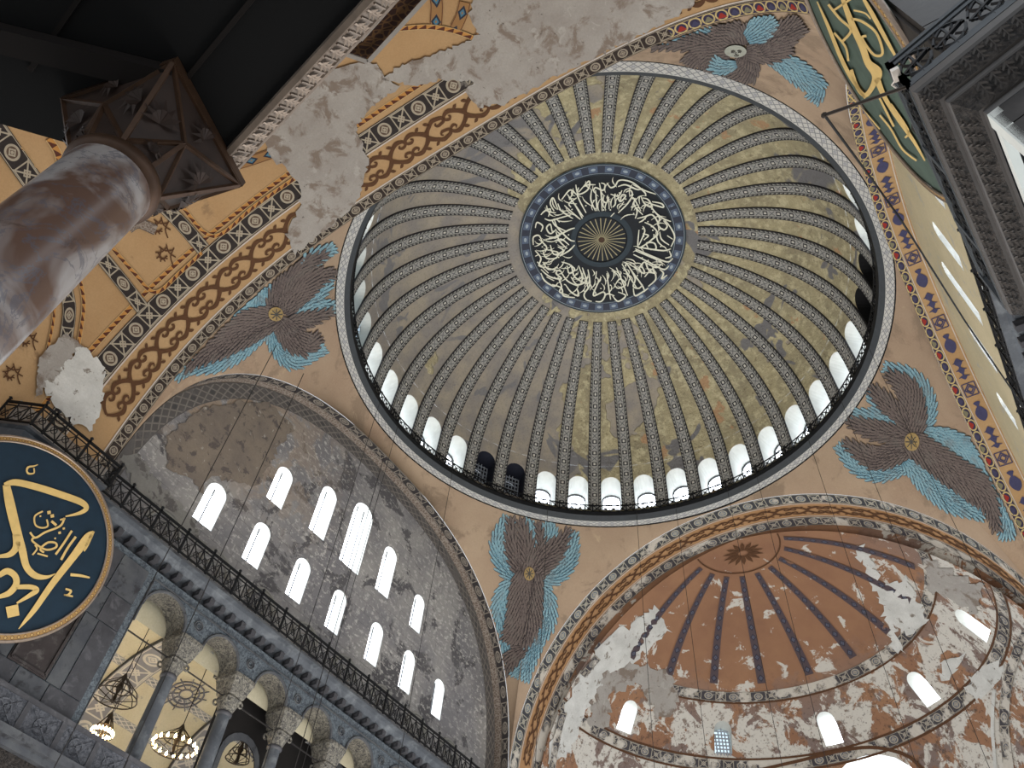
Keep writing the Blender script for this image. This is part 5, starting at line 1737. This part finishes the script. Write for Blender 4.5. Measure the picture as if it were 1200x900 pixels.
# faceted capital: octagon at the neck folding out to a square abacus
zt_ = zn + .62
def zpx(x, y, z): return hit(x, y, 2, z)
pA, pB = zpx(281, 217, zt_), zpx(212, 80, zt_)
rot = math.atan2(pA.y - CC.y, pA.x - CC.x); hd = ((pA - CC).xy.length + (pB - CC).xy.length) / 2
hd = min(max(hd, .45), .75)
def cpt(a, r, z): return Vector((CC.x + r * math.cos(rot + a), CC.y + r * math.sin(rot + a), z))
mb, rim = MB(), MB()
bot = [cpt(i * PI / 4 + 0, r0 * 1.02, zn + .05) for i in range(8)]
top = [cpt(i * PI / 2, hd, zt_) for i in range(4)]
mid = [cpt(i * PI / 2 + PI / 4, hd * .60, zn + .36) for i in range(4)]
for i in range(4):
    b0_, b1, b2 = bot[2 * i], bot[2 * i + 1], bot[(2 * i + 2) % 8]; t0, t1 = top[i], top[(i + 1) % 4]; m_ = mid[i]
    for tri in ((b0_, b1, m_), (b1, b2, m_), (b0_, m_, t0), (b2, t1, m_), (m_, t1, t0)): mb.face(tri)
    for a, b in ((b0_, m_), (b2, m_), (m_, t0), (m_, t1), (b0_, t0), (t0, t1), (b1, m_)): rim.bar(a, b, .03)
    # carved leaf sprays on every facet
    for (P, Q, S) in ((b0_, m_, t0), (b2, t1, m_), (m_, t1, t0), (b0_, b1, m_)):
        c = (P + Q + S) / 3; n_ = (Q - P).cross(S - P).normalized()
        if n_.dot(c - Vector((CC.x, CC.y, c.z + .2))) < 0: n_ = -n_
        u = (S - c).normalized(); w_ = n_.cross(u); R = min((P - c).length, (Q - c).length, (S - c).length) * .8
        for k in range(7):
            an = -1.5 + .5 * k; dd = u * math.cos(an) + w_ * math.sin(an); sd = n_.cross(dd); l = R * (1 - .06 * abs(k - 3))
            base_ = c - u * R * .35
            mb.face([base_ + n_ * .01, base_ + dd * l * .5 + sd * R * .10 + n_ * .045, base_ + dd * l + n_ * .02, base_ + dd * l * .5 - sd * R * .10 + n_ * .045])
under(mb.build('capital', 'capital'), col); under(rim.build('capital_ribs', 'gilt_dark'), col)
mb = MB(); ab = [cpt(i * PI / 2, hd * 1.04, 0) for i in range(4)]
mb.loft([[p + Vector((0, 0, zt_)) for p in ab], [p + Vector((0, 0, zt_ + .07)) for p in ab]], caps=True); under(mb.build('abacus', 'gilt_dark'), col)

LZ = zt_ + .075
loge = empty('loge', (9, -26, LZ)); tag(loge, 'dark wooden underside of a raised loge with gilt edge, top left', 'loge')
pc0, pc1 = zpx(250, 190, LZ), zpx(440, -18, LZ)         # inner line of the gilt moulding
ed = (pc1 - pc0).normalized(); outn = Vector((-ed.y, ed.x, 0))
if (zpx(300, 240, LZ) - pc0).dot(outn) < 0: outn = -outn
pl0, pl1 = zpx(0, 145, LZ), zpx(80, 168, LZ); e2 = (pl1 - pl0).normalized()
# corner under the capital where the two edges meet
den = e2.x * ed.y - e2.y * ed.x; t = ((pc0 - pl0).x * ed.y - (pc0 - pl0).y * ed.x) / den; K = pl0 + e2 * t
far1 = K + ed * 4.5; far2 = K - e2 * 4.5
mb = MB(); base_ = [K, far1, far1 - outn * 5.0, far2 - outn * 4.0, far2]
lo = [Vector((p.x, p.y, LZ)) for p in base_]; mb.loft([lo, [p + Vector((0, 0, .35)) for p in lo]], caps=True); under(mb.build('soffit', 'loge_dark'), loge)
# recessed board joints and a beam crossing
mb = MB()
for k in (1.3, 3.4):
    a = K - outn * (.35 * k) + Vector((0, 0, -.012)); mb.bar(a - ed * 0.2, a + ed * 4.3, .03, .02)
b0_ = zpx(0, 45, LZ - .08); b1_ = zpx(205, 95, LZ - .08); bd = (b1_ - b0_); mb.bar(b0_ - bd * .3, b1_, .16, .12)
under(mb.build('beam', solid('dark_beam', (24, 17, 14), .7)), loge)
# gilt cornice moulding: fillet, leaf cove, fillet
mb, lv = MB(), MB()
cv = [(0, 0), (.012, -.03), (.05, -.03), (.06, .0), (.13, .09), (.145, .09), (.16, .12), (.16, .2)]
A0, A1 = K - ed * .05, far1
for (o0, z0), (o1, z1) in zip(cv[:-1], cv[1:]):
    mb.face([A0 + outn * o0 + Zv * z0, A1 + outn * o0 + Zv * z0, A1 + outn * o1 + Zv * z1, A0 + outn * o1 + Zv * z1])
under(mb.build('gilt_moulding', 'gilt_wood', smooth=False), loge)
x = .05
slope = (outn * .07 + Zv * .09).normalized(); nn = ed.cross(slope).normalized()
if nn.z > 0: nn = -nn
while x < 4.4:
    p = A0 + ed * x + outn * .06 + nn * .006
    for sg in (-1, 1):
        for k in range(3):
            b_ = p + slope * (.02 + .03 * k); tipp = b_ + ed * sg * (.05 - .01 * k) + slope * .03 + nn * .018
            lv.face([b_, b_ + ed * sg * .02 + nn * .012 - slope * .008, tipp, b_ + slope * .025 + nn * .012])
    lv.face([p - ed * .008, p + slope * .11 + nn * .022, p + ed * .008]); lv.bar(p + ed * .06, p + ed * .06 + slope * .11, .012)
    x += .12
under(lv.build('gilt_leaves', 'gilt_wood'), loge)
# painted board beyond the moulding
PZ = LZ + .9
c0, c1, c2 = zpx(433, 73, PZ), zpx(520, -22, PZ), zpx(372, 52, PZ)
dA, dB = (c1 - c0), (c2 - c0)
pb = empty('painted_canopy', tuple(c0)); tag(pb, 'brown gilded board with white fillet beside the gilt moulding', 'canopy')
mb = MB(); q4 = [c0, c0 + dA * 3, c0 + dA * 3 + dB * 2.2, c0 + dB * 2.2]; mb.loft([q4, [p + Zv * .25 for p in q4]], caps=True)
mb.uv = [(0, .2)] * len(mb.uv); kf = len(mb.uv) - 8
for i, (a, b) in enumerate(((0, 0), (8, 0), (8, 3), (0, 3))): mb.uv[kf + i] = (a, b)
under(mb.build('board', 'boards'), pb)
mb = MB(); dA_, dB_ = dA.normalized(), dB.normalized(); w_ = .12
for o_, wd_, in ((.012, .03), (.17, .03)):
    p = c0 + (dA_ + dB_) * o_ - Zv * .03; mb.bar(p, p + dA_ * 3, wd_, .02); mb.bar(p, p + dB_ * 1.6, wd_, .02)
under(mb.build('fillets', 'white_line'), pb)

# ------------------------------------------------------------------ hanging wires
wi = 0
for (x, y, z, lo_, nm) in [(747, 606, 42.4, 6, 'just right of the upright angel'), (640, 600, 42.4, 6, 'over the upright angel'), (865, 588, 42.4, 6, 'over left part of brown half dome'), (905, 572, 42.4, 6, 'over middle of brown half dome'), (965, 520, 42.4, 6, 'over right part of brown half dome'), (1003, 470, 42.4, 6, 'crossing the right angel'),
                       (520, 560, 42.4, 6, 'left of the upright angel'), (455, 500, 42.4, 6, 'along the edge of the grey wall arch'), (430, 470, 42.4, 6, 'crossing the arch of the grey wall'), (1035, 400, 42.4, 6, 'close to the near arch'), (795, 600, 42.4, 6, 'at left foot of half dome arch')]:
    P = hit(x, y, 2, z); s = 15.7 / math.hypot(P.x, P.y)
    mb = MB(); mb.bar((P.x * s, P.y * s, 43.0), (P.x * s, P.y * s, lo_), .024)
    o = mb.build('hanging_wire', 'wire'); tag(o, 'thin wire hanging from the dome rim ' + nm, 'wire', 'wires hanging from the dome rim')
for (x, y, nm) in [(300, 560, 'in the middle'), (200, 640, 'left of the others'), (420, 640, 'right of the others')]:
    P = hit(x, y, 0, -15.3); mb = MB(); mb.bar((P.x, P.y, 38), (P.x, P.y, 4), .03)
    o = mb.build('hanging_wire', 'wire'); tag(o, 'thin wire hanging before the grey windowed wall, ' + nm, 'wire', 'wires before the left wall')
